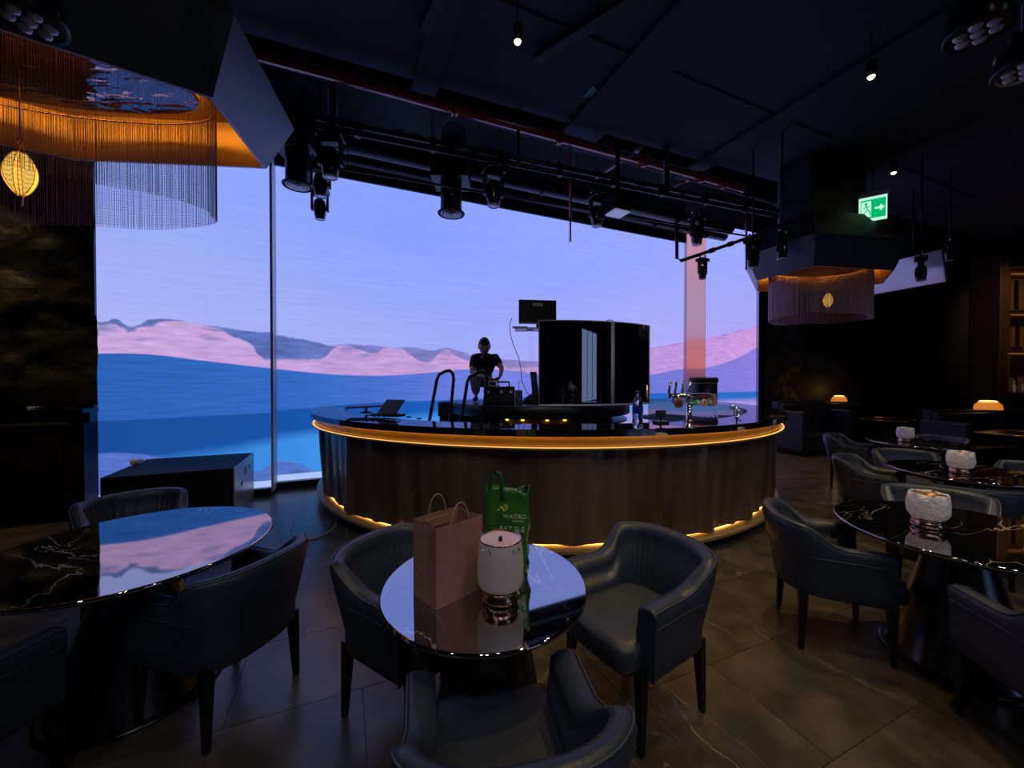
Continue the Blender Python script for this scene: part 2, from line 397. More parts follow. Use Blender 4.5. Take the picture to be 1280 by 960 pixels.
    rock, _ = stripes(60, 1, 1.6, .3, 1.0, rock)
    c = mix(m1, sky, mount); c = mix(m2, c, dune); c = mix(m3, c, deep); c = mix(m4, c, azure); c = mix(m5, c, rock)
    wmask = math_('LESS_THAN', V, .19/ZT)
    white = ramp(U, [(0, (165, 195, 250)), (1, (190, 200, 255))])
    c = mix(wmask, c, white)
    em = N('ShaderNodeEmission'); L(c, em.inputs[0]); em.inputs[1].default_value = SCREEN_GAIN
    out = N('ShaderNodeOutputMaterial'); L(em.outputs[0], out.inputs[0])
    return m
M_screen = screen_material()
def screen_panel(name, s0, s1, off, z0, z1, n=8):
    # display face (local -y side) with wall UVs, on a slab 6 cm deep
    me = bpy.data.meshes.new(name); vs = []; fs = []; uvs = []
    for i in range(n+1):
        s = s0+(s1-s0)*i/n
        vs += [(s, -off, z0), (s, -off, z1)]
    for i in range(n): fs.append((2*i, 2*i+2, 2*i+3, 2*i+1))
    me.from_pydata([WM @ Vector(v) for v in vs], [], fs)
    ul = me.uv_layers.new(name='wall')
    for poly in me.polygons:
        for li in poly.loop_indices:
            v = vs[me.loops[li].vertex_index]; ul.data[li].uv = ((v[0]-S0)/(S1-S0), v[2]/ZT)
    me.materials.append(M_screen)
    o = bpy.data.objects.new(name, me); COL.objects.link(o); return o

# ------------------------------------------------------------ structure
def struct(mb, name, m, **k): 
    o = mb.build(name, m, **k); o['kind'] = 'structure'; return o
floor = struct(MB().box(-9, 15, -6, 16, -.08, -.006), 'floor', M_grout)
# floor tiles follow the LED wall
tile = None; tl, tw, gap = 1.2, .6, .004
cand = []
for i in range(-14, 16):
    for j in range(-22, 26):
        cx, cy = i*tl+(tl/2 if j % 2 else 0)+.35, j*tw
        p = WM @ Vector((cx, cy, 0))
        if not (-8.5 < p.x < 14.2 and -5.5 < p.y < 14): continue
        vis = 0 if abs(p.x) <= 1.36*p.y+1.1 else 100
        if (p-O).dot(Nv) < -.2: continue
        if p.x > 6.6 and p.y > 10.6: continue
        cand.append((p.length+vis, p))
cand.sort(key=lambda t: t[0])
for k, (_, p) in enumerate(cand[:290]):
    if tile is None:
        mb = MB(); x, y = tl/2-gap/2, tw/2-gap/2
        mb.box(-x, x, -y, y, -.02, 0)
        tile = mb.build('tile', M_tile, parent=floor); o = tile
    else:
        o = tile.copy(); COL.objects.link(o)
    o.location = (p.x, p.y, 0); o.rotation_euler = (0, 0, SL)
mb = MB()
for _, p in cand[290:]:
    M_ = Matrix.Translation((p.x, p.y, 0)) @ Matrix.Rotation(SL, 4, 'Z'); x, y = tl/2-gap/2, tw/2-gap/2; mb.box(-x, x, -y, y, -.02, 0, M=M_)
mb.build('tile', M_tile, parent=floor, kind='stuff')
# plaster ceiling (ends where the open plenum above the stage starts), upper slab
def lineY(x, x0, y0, sl): return y0+(x-x0)*sl
ce = [(-9, -6), (15, -6), (15, 4.88+15*.40), (0, 4.88), (-9, 4.88-9*.40)]
ceiling = struct(MB().prism(ce, 5.0, 5.12), 'ceiling', M_ceiling)
M_plenum = mat('plenum_paint', (.12, .13, .19), .8)
struct(MB().box(-9, 15, -6, 16, 6.3, 6.4), 'ceiling', M_plenum)
# shallow bulkhead beams on the ceiling
for i, (s, wd) in enumerate([(-3.2, .35), (-.9, .5), (1.6, .28), (3.6, .55), (5.9, .3), (8.4, .5)]):
    mb = MB(); mb.box(s, s+wd, -9, -1.75, 4.955, 5.0)
    b = struct(mb, 'trim_%d' % (i+1), M_ceiling); b.matrix_world = WM
for i, yy in enumerate((-3.4, -5.6)):
    b = struct(MB().box(-6, 12, yy, yy+.04, 4.985, 5.0), 'trim_%d' % (i+7), M_ceiling); b.matrix_world = WM
b = struct(MB().box(-6, 11, -1.78, -1.72, 5.0, 5.45), 'trim_9', M_ceiling); b.matrix_world = Matrix.Translation((0, 0, 0)) @ WM
# walls
b = struct(MB().box(S0-.1, S1+.25, .10, .3, 0, 6.3), 'wall_back', M_plenum); b.matrix_world = WM
e = WM @ Vector((S1+.02, 0, 0))
# rough stone return right of the screen, then the dark far wall
def rock_panel(name, p0, p1, z0, z1, amp, nx, nz, thick, seed, m=M_rock):
    import mathutils
    p0 = Vector(p0); p1 = Vector(p1); d = (p1-p0); Ln = d.length; d.normalize(); nrm = Vector((d.y, -d.x, 0))
    vs = []; fs = []
    for j in range(nz+1):
        for i in range(nx+1):
            u = Ln*i/nx; z = z0+(z1-z0)*j/nz
            q = Vector((u*1.1+seed, z*1.5, seed))
            h = mathutils.noise.fractal(q*1.6, 1.0, 2.0, 5)*amp + (amp*.8 if mathutils.noise.noise(q*.7) > .05 else 0)
            vs.append(p0+d*u+nrm*h+Vector((0, 0, z)))
    for j in range(nz):
        for i in range(nx):
            a = j*(nx+1)+i; fs.append((a, a+1, a+nx+2, a+nx+1))
    mb = MB(); mb.add(vs, fs, True)
    b0 = p0-nrm*thick; b1 = p1-nrm*thick
    mb.add([b0+Vector((0, 0, z0)), b1+Vector((0, 0, z0)), b1+Vector((0, 0, z1)), b0+Vector((0, 0, z1))], [(0, 1, 2, 3)])
    return struct(mb, name, m)
rock_panel('wall_right', (e.x+.02, e.y-.25, 0), (e.x+1.1, e.y-.05, 0), 0, 6.3, .05, 24, 90, .1, 3.1)
struct(MB().box(e.x+.3, 15, e.y+.15, e.y+.35, 0, 6.3), 'wall_right', M_black)
struct(MB().box(14, 14.2, -6, e.y+.3, 0, 6.3), 'wall_side', M_black)
struct(MB().box(-9.2, -9, -6, 5, 0, 6.3), 'wall_left', M_black)
struct(MB().box(-9, 14, -6.2, -6, 0, 6.3), 'wall_behind', M_black)
# left: stone wall parallel to the screen, above a black cupboard with a ledge
LW0 = WM @ Vector((-8.0, -.40, 0)); LW1 = WM @ Vector((on_wall(117.5, 400, .44)[0], -.40, 0))
CR = on_wall(106, 530, .62)[0]-(S0-2.06)
rock_panel('wall_left', LW0, LW1, 1.30, 6.3, .07, 90, 90, .2, 7.7)
b = struct(MB().box(-9, S0+.0, .05, .3, 0, 6.3), 'wall_back', M_black); b.matrix_world = WM
cab = thing('wall_cabinet', 'long black low cabinet with ledge under the rough stone wall at far left', 'cabinet', WM @ Vector((S0-2.06, -.40, 0)), SL)
MB().box(-3.8, CR-.01, -.22, .06, .0, 1.10).build('body', M_black, cab, bevel=.006)
MB().box(-3.8, CR, -.26, .06, 1.22, 1.27).build('ledge', M_blackgloss, cab, bevel=.005)
MB().box(-3.8, CR-.01, -.10, .06, 1.10, 1.22).build('recess', M_blackgloss, cab)
MB().box(-3.8, CR-.12, -.262, -.20, 1.10, 1.125).build('rail', mat('bronze_rail', (.16, .12, .08), .4, metal=.5), cab)
MB().box(-3.8, CR-.01, -.02, .06, 1.27, 1.34).build('back_strip', M_blackgloss, cab)
for k in range(6): MB().box(-3.78+k*.95, -3.78+k*.95+.93, -.235, -.215, .08, 1.06).build('door', M_black, cab, bevel=.004)
sk = thing('wall_socket', 'white power socket on the black strip below the stone wall at left', 'socket', at_y(43, 512, 3.98)+Vector((0, -.01, 0)), SL)
sk.location = wp((on_wall(43, 512, .43)[0]), .43, on_wall(43, 512, .43)[1])
MB().box(-.055, .055, -.012, .02, -.035, .035).build('plate', M_white, sk, bevel=.004)
MB().box(-.03, .03, -.015, -.011, -.015, .018).build('outlet', mat('socket_outlet', (.35, .33, .30), .5), sk)
kn = MB().lathe([(0, 0), (.03, .002), (.036, .014), (.028, .03), (0, .034)], 20)
q = on_wall(50, 533, .58); tag(kn.build('puck', M_blackgloss, loc=wp(q[0], .58, 1.273)), 'small black round puck lying on the ledge of the long cabinet', 'puck')

# ------------------------------------------------------------ LED wall
led = thing('led_wall', 'huge lit LED screen showing pink and blue sand dunes under a lavender sky', 'screen', WM @ Vector((4, 0, 0)), 0)
mi = Matrix.Translation(-(WM @ Vector((4, 0, 0))))
for nm, a, b_, off in (('display_panel', S0, SJ+.12, .30), ('display_panel', SJ-.01, S1, 0)):
    o = screen_panel(nm, a if off == 0 else a+0.0, b_, off, .10, ZT); o.parent = led; o.location = mi.translation
    h = MB(); h.box(a, b_, -off+.004, -off+.09, .04, ZT+.02, M=WM); q = h.build('housing', M_black, led); q.location = mi.translation
h = MB(); h.box(SJ+.121, SJ+.150, -.335, .0, .04, ZT, M=WM); q = h.build('edge_trim', M_white, led); q.location = mi.translation
h = MB(); h.box(SJ+.118, SJ+.122, -.325, -.301, .04, ZT, M=WM); q = h.build('edge_trim', M_white, led); q.location = mi.translation
h = MB(); h.box(S0-.06, S0-.001, -.34, .05, .04, ZT, M=WM); q = h.build('edge_trim', M_blackmetal, led); q.location = mi.translation
h = MB(); h.box(S1+.001, S1+.05, -.06, .05, .04, ZT, M=WM); q = h.build('edge_trim', M_frame, led); q.location = mi.translation
h = MB(); h.box(S0, SJ+.12, -.38, .02, .0, .10, M=WM); q = h.build('kick_plate', M_blackmetal, led); q.location = mi.translation
h = MB(); h.box(SJ+.15, S1, -.1, .02, .0, .10, M=WM); q = h.build('kick_plate', M_blackmetal, led); q.location = mi.translation

# rose-coloured LED column in front of the wall
def column_mat():
    m = bpy.data.materials.new('rose_led_column'); m.use_nodes = True; nt = m.node_tree; nt.nodes.clear(); N = nt.nodes.new; L = nt.links.new
    tc = N('ShaderNodeTexCoord'); sp = N('ShaderNodeSeparateXYZ'); L(tc.outputs['Object'], sp.inputs[0])
    mr = N('ShaderNodeMapRange'); mr.inputs['From Min'].default_value = 0; mr.inputs['From Max'].default_value = 5.0; L(sp.outputs[2], mr.inputs['Value'])
    cr = N('ShaderNodeValToRGB'); e = cr.color_ramp.elements
    e[0].position = 0; e[0].color = lin((60, 50, 100)); e[1].position = 1; e[1].color = lin((198, 142, 165))
    for p, c in ((.27, (70, 60, 110)), (.345, (125, 78, 105)), (.37, (152, 88, 105)), (.378, (196, 108, 112)), (.47, (185, 110, 125)), (.505, (182, 118, 135)), (.515, (172, 130, 165)), (.62, (172, 138, 172)), (.75, (176, 136, 166))):
        x = e.new(p); x.color = lin(c)
    L(mr.outputs[0], cr.inputs[0])
    em = N('ShaderNodeEmission'); L(cr.outputs[0], em.inputs[0]); out = N('ShaderNodeOutputMaterial'); L(em.outputs[0], out.inputs[0]); return m
s0c, s1c = on_wall(857.5, 400, .10)[0], on_wall(881, 400, .10)[0]
cl = thing('led_column', 'tall narrow rose pink lit column in front of the dune screen, right of centre', 'column', WM @ Vector(((s0c+s1c)/2, -.06, 0)), SL)
hw = (s1c-s0c)/2
MB().box(-hw, hw, -.05, .03, 0, 5.3).build('display_panel', column_mat(), cl)
MB().box(-hw-.004, -hw-.001, -.055, .0, 0, 5.3).build('edge_trim', M_frame, cl)
MB().box(hw+.001, hw+.004, -.055, .0, 0, 5.3).build('edge_trim', M_frame, cl)

# valance beam and ducts over the screen
sv = s0c-.02
val = struct(MB().box(S0-.3, sv, -.10, -.06, 4.72, 5.6), 'trim_10', M_black); val.matrix_world = WM
def duct(name, s_a, s_b, off, z, r, label):
    t = thing(name, label, 'duct', wp((s_a+s_b)/2, off, z), SL); L_ = (s_b-s_a)/2
    MB().tube([(-L_, 0, 0), (L_, 0, 0)], r, 20).build('pipe', M_blackmetal, t)
    k = -L_+.6
    while k < L_:
        MB().tube([(k-.02, 0, 0), (k+.02, 0, 0)], r+.015, 20).build('collar', M_blackmetal, t); k += 1.5
    k = -L_+1
    while k < L_:
        MB().tube([(k, 0, r-.01), (k, 0, 6.3-z)], .008, 6).build('hanger', M_blackmetal, t); k += 2.4
duct('air_duct', -1.2, 9.0, .30, 4.93, .10, 'large round black ventilation duct running just above the screen top')
duct('air_duct', -1.2, 8.4, .90, 4.82, .13, 'second round black duct behind the lighting bar, higher and nearer the room')
for (x, y, top, bw, lb) in ((564, 268, 5.2, .17, 'round black air diffuser hanging over the screen above the handrails'), (372, 233, 5.3, .17, 'round black air diffuser beside the large left canopy')):
    Yd = 5.2 if x > 500 else 5.0
    p = at_y(x, y, Yd)
    t = thing('air_diffuser', lb, 'vent', (p.x, p.y, p.z), 0, None)
    MB().lathe([(bw-.03, 0.02), (bw-.03, .42)], 28).build('duct', M_blackmetal, t)
    MB().lathe([(bw+.005, 0), (bw+.012, .012), (bw-.04, .03)], 28, cap=False).build('flange', M_frame if 0 else M_blackmetal, t)
    for r in (.12, .085, .05, .02): MB().lathe([(r, .012), (r+.018, .0), (r+.012, .012)], 28, cap=False).build('ring', M_frame, t)
    MB().box(-.24, .24, -.2, .25, .42, .72).build('plenum_box', M_blackmetal, t, bevel=.01)
    MB().tube([(0, 0, .7), (0, .12, 1.0), (0, .3, 1.25)], .17, 16).build('elbow', M_blackmetal, t)

# red sprinkler main
def pipe_thing(name, label, cat, pts, r, m, n=12, extra=None):
    t = thing(name, label, cat, pts[0]); o = Vector(pts[0])
    MB().tube([Vector(p)-o for p in pts], r, n).build('pipe', m, t)
    if extra:
        for p, rr, ln, dv in extra:
            p = Vector(p)-o; dv = Vector(dv).normalized()
            MB().tube([p-dv*ln/2, p+dv*ln/2], rr, n).build('coupling', m, t)
    return t
ra, rb = at_z(300, 62, 4.80), at_z(930, 236, 4.80); rd = rb-ra
ex = [(ra+rd*k, .085, .07, rd) for k in (.3, .5, .7, .86, .93)]
rp = pipe_thing('sprinkler_main', 'thick dark red sprinkler pipe running diagonally under the ceiling edge', 'pipe', [ra-rd*.15, rb], .058, M_redpipe, 16, [((Vector(p)), r, l, d) for p, r, l, d in ex])
for k in (.2, .45, .62, .8): 
    p = ra+rd*k-(ra-rd*.15); MB().tube([p+Vector((0, 0, .04)), p+Vector((0, 0, 1.5))], .007, 6).build('hanger', M_blackmetal, rp)
for a_, b_, lb in (((805, 182), (743, 224), 'short thin red branch pipe above the second hanging spotlight'), ((866, 222), (820, 243), 'short red branch pipe with coupling near the end of the sprinkler main')):
    pa, pb = at_z(a_[0], a_[1], 4.78), at_z(b_[0], b_[1], 4.78)
    pipe_thing('branch_pipe', lb, 'pipe', [pa, pb], .022, mat('branch_red', (.35, .10, .12), .3), 10, [(pa+(pb-pa)*.1, .035, .08, pb-pa)])
for (x, y0, y1, Y, lb) in ((713, 226, 303, 5.3, 'thin red drop pipe with sprinkler head in front of the screen middle'), (933, 279, 338, 6.1, 'thin red drop pipe with sprinkler head left of the small canopy')):
    p0, p1 = at_y(x, y0, Y), at_y(x, y1, Y)
    t = thing('sprinkler_drop', lb, 'sprinkler', p0); d = p1.z-p0.z
    MB().tube([(0, 0, .5), (0, 0, d*.6)], .016, 10).build('pipe', M_redpipe, t)
    MB().tube([(0, 0, d*.6), (0, 0, d+.04)], .012, 10).build('drop_end', M_blackmetal, t)
    MB().lathe([(0, d), (.016, d+.01), (.02, d+.03), (.01, d+.04)], 12).build('sprinkler_head', M_chrome, t)

# lighting bar
ba, bb = at_z(395, 158, 4.30), at_z(1040, 284, 4.30); bd = (bb-ba); 
lb_ = thing('lighting_bar', 'black twin-tube lighting bar carrying the moving heads across the stage', 'truss', ba)
for off, z in ((0, 0), (.0, -.0),):
    pass
perp = Vector((bd.y, -bd.x, 0)).normalized()
MB().tube([(0, 0, 0), bd], .024, 12).build('tube', M_blackmetal, lb_)
MB().tube([Vector((0, 0, .09)), bd+Vector((0, 0, .09))], .03, 12).build('tube', M_blackmetal, lb_)
MB().tube([Vector((0, 0, -.28))-perp*.25, bd+Vector((0, 0, -.28))-perp*.25], .014, 10).build('tube', M_blackmetal, lb_)
for k in (.02, .28, .56, .86):
    MB().tube([bd*k+Vector((0, 0, .02)), bd*k+Vector((0, 0, 1.95))], .045 if k in (.02, .56) else .02, 10).build('hanger', M_blackmetal, lb_)
for k in range(10):
    q = bd*(k/10+.05); MB().box(-.03, .03, -.03, .03, -.03, .12).build('clamp', M_blackmetal, lb_, loc=q, rz=SL)
cbm = MB()
for k in range(9):
    q0 = bd*(k/9+.01); pts = []
    for i in range(9):
        u = i/8; pts.append(q0+bd*(u*.1)+Vector((0, 0, .13-.12*math.sin(pi*u)*(.4+.6*((k*7) % 3)/2)))+perp*.03)
    cbm.tube(pts, .008, 6)
cbm.build('cable', M_black, lb_)

def moving_head(label, px, py, Y, h, yaw=0, tilt=0, lit=True, hang=.35):
    # py = pixel of the lens (bottom). h = overall height in metres
    p = at_y(px, py, Y); s = h/.5
    t = thing('moving_head_light', label, 'stage light', (p.x, p.y, p.z), yaw, None); t['group'] = 'moving head lights over the stage'
    R = Matrix.Rotation(tilt, 4, 'X')
    z = lambda v: v*s
    T = Matrix.Translation((0, 0, z(.17))) @ R @ Matrix.Translation((0, 0, -z(.17)))
    MB().lathe([(z(.055), 0), (z(.075), z(.01)), (z(.09), z(.10)), (z(.095), z(.2)), (z(.08), z(.29)), (z(.05), z(.32)), (0, z(.325))], 24, M=T).build('head', M_blackgloss, t)
    MB().lathe([(0, z(-.004)), (z(.045), z(-.003)), (z(.06), z(.004))], 24, M=T, cap=False).build('lens', M_lens, t)
    MB().lathe([(z(.058), z(-.006)), (z(.078), z(.0)), (z(.074), z(.02))], 24, M=T, cap=False).build('lens_ring', M_frame, t)
    for sx in (-1, 1):
        MB().box(sx*z(.115)-z(.018), sx*z(.115)+z(.018), -z(.045), z(.045), z(.13), z(.40)).build('yoke_arm', M_blackmetal, t, bevel=z(.012))
    MB().box(-z(.13), z(.13), -z(.05), z(.05), z(.37), z(.42)).build('yoke_bridge', M_blackmetal, t, bevel=z(.01))
    MB().box(-z(.14), z(.14), -z(.1), z(.1), z(.425), z(.5)).build('base', M_blackmetal, t, bevel=z(.012))
    for sx in (-1, 1):
        MB().tube([(sx*z(.1), 0, z(.5)), (sx*z(.1), 0, z(.5)+.06)], z(.02), 8).build('clamp', M_chrome, t)
    MB().box(-z(.11), -z(.05), -z(.104), -z(.1), z(.45), z(.475)).build('connector', M_white, t)
    if hang:
        zc = 5.0 if p.y < 4.8+.4*p.x else 6.3; hang = zc-.001-(p.z+z(.5))
        MB().tube([(0, 0, z(.5)), (0, 0, z(.5)+hang)], .014, 8).build('hanging_rod', M_blackmetal, t)
    return t
moving_head('black moving head spotlight, leftmost on the bar, lens facing down', 413, 222, 4.3, .50, .1, hang=0)
moving_head('black moving head beside leftmost spotlight, hanging lower behind it', 401, 246, 4.9, .45, .3, hang=.5)
moving_head('small black moving head, lowest of the left cluster beside the big canopy', 400, 274, 5.35, .42, .3, .1, hang=1.3)
moving_head('black moving head with pale yoke, hanging over the screen above the ladder rails', 617, 258, 5.0, .50, .4, hang=.0)
moving_head('black moving head hanging left of the small square white-lit box', 746, 283, 5.55, .44, .4, hang=0)
moving_head('black moving head on the bar directly above the rose column', 871, 306, 6.05, .46, .5, hang=0)
moving_head('small black moving head hanging on the slanted pipe in front of the rose column', 878, 349, 5.72, .30, .5, 0, hang=0)
moving_head('black moving head left of the small canopy beside a red drop pipe', 941, 335, 5.75, .42, .5, hang=.3)
moving_head('black moving head in front of the small canopy left face', 977, 324, 5.35, .36, .6, hang=.35)
moving_head('black moving head in front of the tilted white panel, right of the small canopy', 1151, 351, 5.9, .36, .8, hang=.6)
moving_head('dim black moving head, rightmost, beyond the tilted white panel', 1187, 326, 6.3, .30, .8, hang=.6)
# box fixture
p = at_y(766, 277, 5.6)
p.y -= .25
t = thing('projector_box', 'small square black box light with white underside beside a moving head', 'projector', p, SL)
MB().box(-.13, .13, -.12, .12, .02, .24).build('body', M_blackmetal, t, bevel=.008)
MB().box(-.12, .12, -.11, .11, .0, .021).build('diffuser', mat('pale_panel', (.6, .62, .75), .4, emit=(.5, .6, 1), es=.25), t)
MB().tube([(0, 0, .22), (0, 0, .9)], .03, 10).build('bracket', M_blackmetal, t)
# slanted black pipe
pp = [at_y(846, 282, 5.7), at_y(846, 323, 5.7), at_y(851, 326, 5.7), at_y(890, 313, 5.72), at_y(956, 290, 5.75)]
pt = pipe_thing('black_drop_pipe', 'black pipe dropping then slanting up to the right before the rose column', 'pipe', pp, .024, M_blackmetal, 12,
    [(pp[3], .036, .07, pp[4]-pp[3]), (pp[3]+(pp[4]-pp[3])*.35, .036, .07, pp[4]-pp[3])])
# top corner fixtures
def can_light(label, px, py, Y, r, hgt, m=M_lens):
    p = at_y(px, py, Y); t = thing('wash_light', label, 'stage light', p, .6)
    MB().lathe([(r, 0), (r*1.04, .02), (r*.95, hgt*.6), (r*.6, hgt), (0, hgt)], 28).build('body', M_blackgloss, t)
    MB().lathe([(r*.90, -.002), (r*1.06, -.006), (r*1.06, .02)], 28, cap=False).build('rim', M_frame if 0 else M_blackmetal, t)
    for k in range(7):
        a = k*pi/3; c = (0, 0) if k == 6 else (r*.55*math.cos(a), r*.55*math.sin(a))
        MB().lathe([(r*.22, .0), (r*.18, -.012), (0, -.016)], 14, c=c, cap=False).build('lens', M_lens, t)
    MB().tube([(0, 0, hgt-.01), (0, 0, 5.0-p.z)], .02, 8).build('hanging_rod', M_blackmetal, t)
    return t
can_light('round multi-lens wash light above the big canopy at upper left corner', 37, 27, 1.30, .085, .16)
can_light('large round black spotlight housing at upper right of the ceiling', 1222, 42, 2.5, .15, .28)
t = can_light('partly cut off reflector light at the right edge under the ceiling', 1282, 88, 2.3, .13, .2)
MB().lathe([(.118, -.01), (.02, .10)], 20, cap=False).build('reflector', M_frame, t)

# pendants
def pendant(label, px, py, z):
    p = at_z(px, py, z); t = thing('pendant_spotlight', label, 'pendant light', p, 0, 'warm pendant spots under the ceiling')
    MB().tube([(0, 0, .10), (0, 0, 4.955-z)], .006, 6).build('cord', M_black, t)
    MB().lathe([(.035, .0), (.04, .03), (.04, .14), (.015, .17), (0, .17)], 18).build('housing', M_blackmetal, t)
    MB().lathe([(0, -.022), (.018, -.018), (.028, -.004), (.03, .004)], 16, cap=False).build('bulb', M_bulb, t)
pendant('warm glowing pendant spot hanging at the top centre of the ceiling', 647, 52, 4.5)
pendant('warm glowing pendant spot at upper right, nearer of the two right ones', 1089, 96, 4.5)
pendant('warm small glowing pendant spot above the green exit sign', 1117, 216, 4.5)
# cable trays, and a teal plate painted as reflected green sign light
for a_, b_, lb in (((530, 42), (557, -10), 'short perforated cable tray at top of the ceiling, left of the centre pendant'), ((670, 78), (800, -4), 'longer perforated cable tray right of the centre pendant')):
    pa, pb = at_z(a_[0], a_[1], 4.93), at_z(b_[0], b_[1], 4.93); d = pb-pa; ln = d.length; t = thing('cable_tray', lb, 'cable tray', pa, math.atan2(d.y, d.x))
    MB().box(0, ln, -.05, .05, 0, .006).build('base', M_black, t)
    MB().box(0, ln, -.055, -.05, 0, .045).build('side', M_black, t); MB().box(0, ln, .05, .055, 0, .045).build('side', M_black, t)
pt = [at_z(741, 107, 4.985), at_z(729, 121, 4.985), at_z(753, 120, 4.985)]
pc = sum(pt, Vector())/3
tag(MB().prism([(q.x-pc.x, q.y-pc.y) for q in pt], -.004, .004).build('painted_light_patch', mat('teal_light_paint', (.06, .22, .22), .6), loc=(pc.x, pc.y, 4.99)), 'small teal triangle painted as reflected green light on the dark ceiling', 'painted_light')
# exit sign
p = at_y(1091, 261, 5.6)
t = thing('exit_sign', 'green lit emergency exit sign with running figure and arrow below the ceiling', 'sign', p, -.62)
M_signg = mat('exit_green', (0, .4, .15), .4, emit=(.0, .42, .13), es=1.1); M_signw = mat('exit_white', (.9, 1, .95), .4, emit=(.55, 1, .75), es=1.0)
MB().box(-.150, .150, -.012, .012, -.17, .17).build('lit_edge', M_signw, t)
MB().box(-.135, .135, -.016, -.0125, -.135, .135).build('panel', M_signg, t)
MB().box(-.16, .16, -.035, .035, .17, .235).build('housing', mat('grey_housing', (.35, .37, .4), .5), t, bevel=.005)
mb = MB(); mb.box(.02, .08, -.019, -.017, -.014, .014); mb.add([(.075, -.019, .05), (.075, -.019, -.05), (.125, -.019, 0)], [(0, 1, 2)]); mb.build('arrow', M_signw, t)
mb = MB(); mb.box(-.125, -.02, -.018, -.017, -.11, .11); mb.build('doorway', M_signw, t)
mb = MB(); mb.lathe([(0, 0), (.018, .001)], 12, M=Matrix.Translation((-.075, -.0185, .075)) @ Matrix.Rotation(pi/2, 4, 'X'), cap=False)
for a_, b_ in (((-.075, .055), (-.06, -.01)), ((-.06, -.01), (-.03, -.045)), ((-.06, -.01), (-.085, -.05)), ((-.085, -.05), (-.11, -.06)), ((-.03, -.045), (-.03, -.095)), ((-.072, .04), (-.035, .03)), ((-.072, .04), (-.105, .02))):
    mb.tube([(a_[0], -.0195, a_[1]), (b_[0], -.0195, b_[1])], .008, 6)
mb.build('running_figure', M_signg, t)
MB().tube([(0, 0, .23), (0, 0, 5-p.z-.03)], .008, 8).build('hanging_rod', M_blackmetal, t)

# ------------------------------------------------------------ canopies
def inset(poly, d):
    n = len(poly); cx = sum(p[0] for p in poly)/n; cy = sum(p[1] for p in poly)/n; out = []
    for i in range(n):
        p0, p1, p2 = Vector(poly[i-1]), Vector(poly[i]), Vector(poly[(i+1) % n])
        e1 = (p1-p0).normalized(); e2 = (p2-p1).normalized()
        n1 = Vector((-e1.y, e1.x)); n2 = Vector((-e2.y, e2.x))
        if n1.dot(Vector((cx, cy))-p1) < 0: n1 = -n1
        if n2.dot(Vector((cx, cy))-p1) < 0: n2 = -n2
        b = (n1+n2).normalized(); out.append(tuple(p1+b*(d/max(.3, b.dot(n1)))))
    return out
def smooth_loop(poly, it=3):
    for _ in range(it):
        n = []; 
        for i in range(len(poly)):
            a, b = Vector(poly[i]), Vector(poly[(i+1) % len(poly)])
            n.append(tuple(a*.75+b*.25)); n.append(tuple(a*.25+b*.75))
        poly = n
    return poly
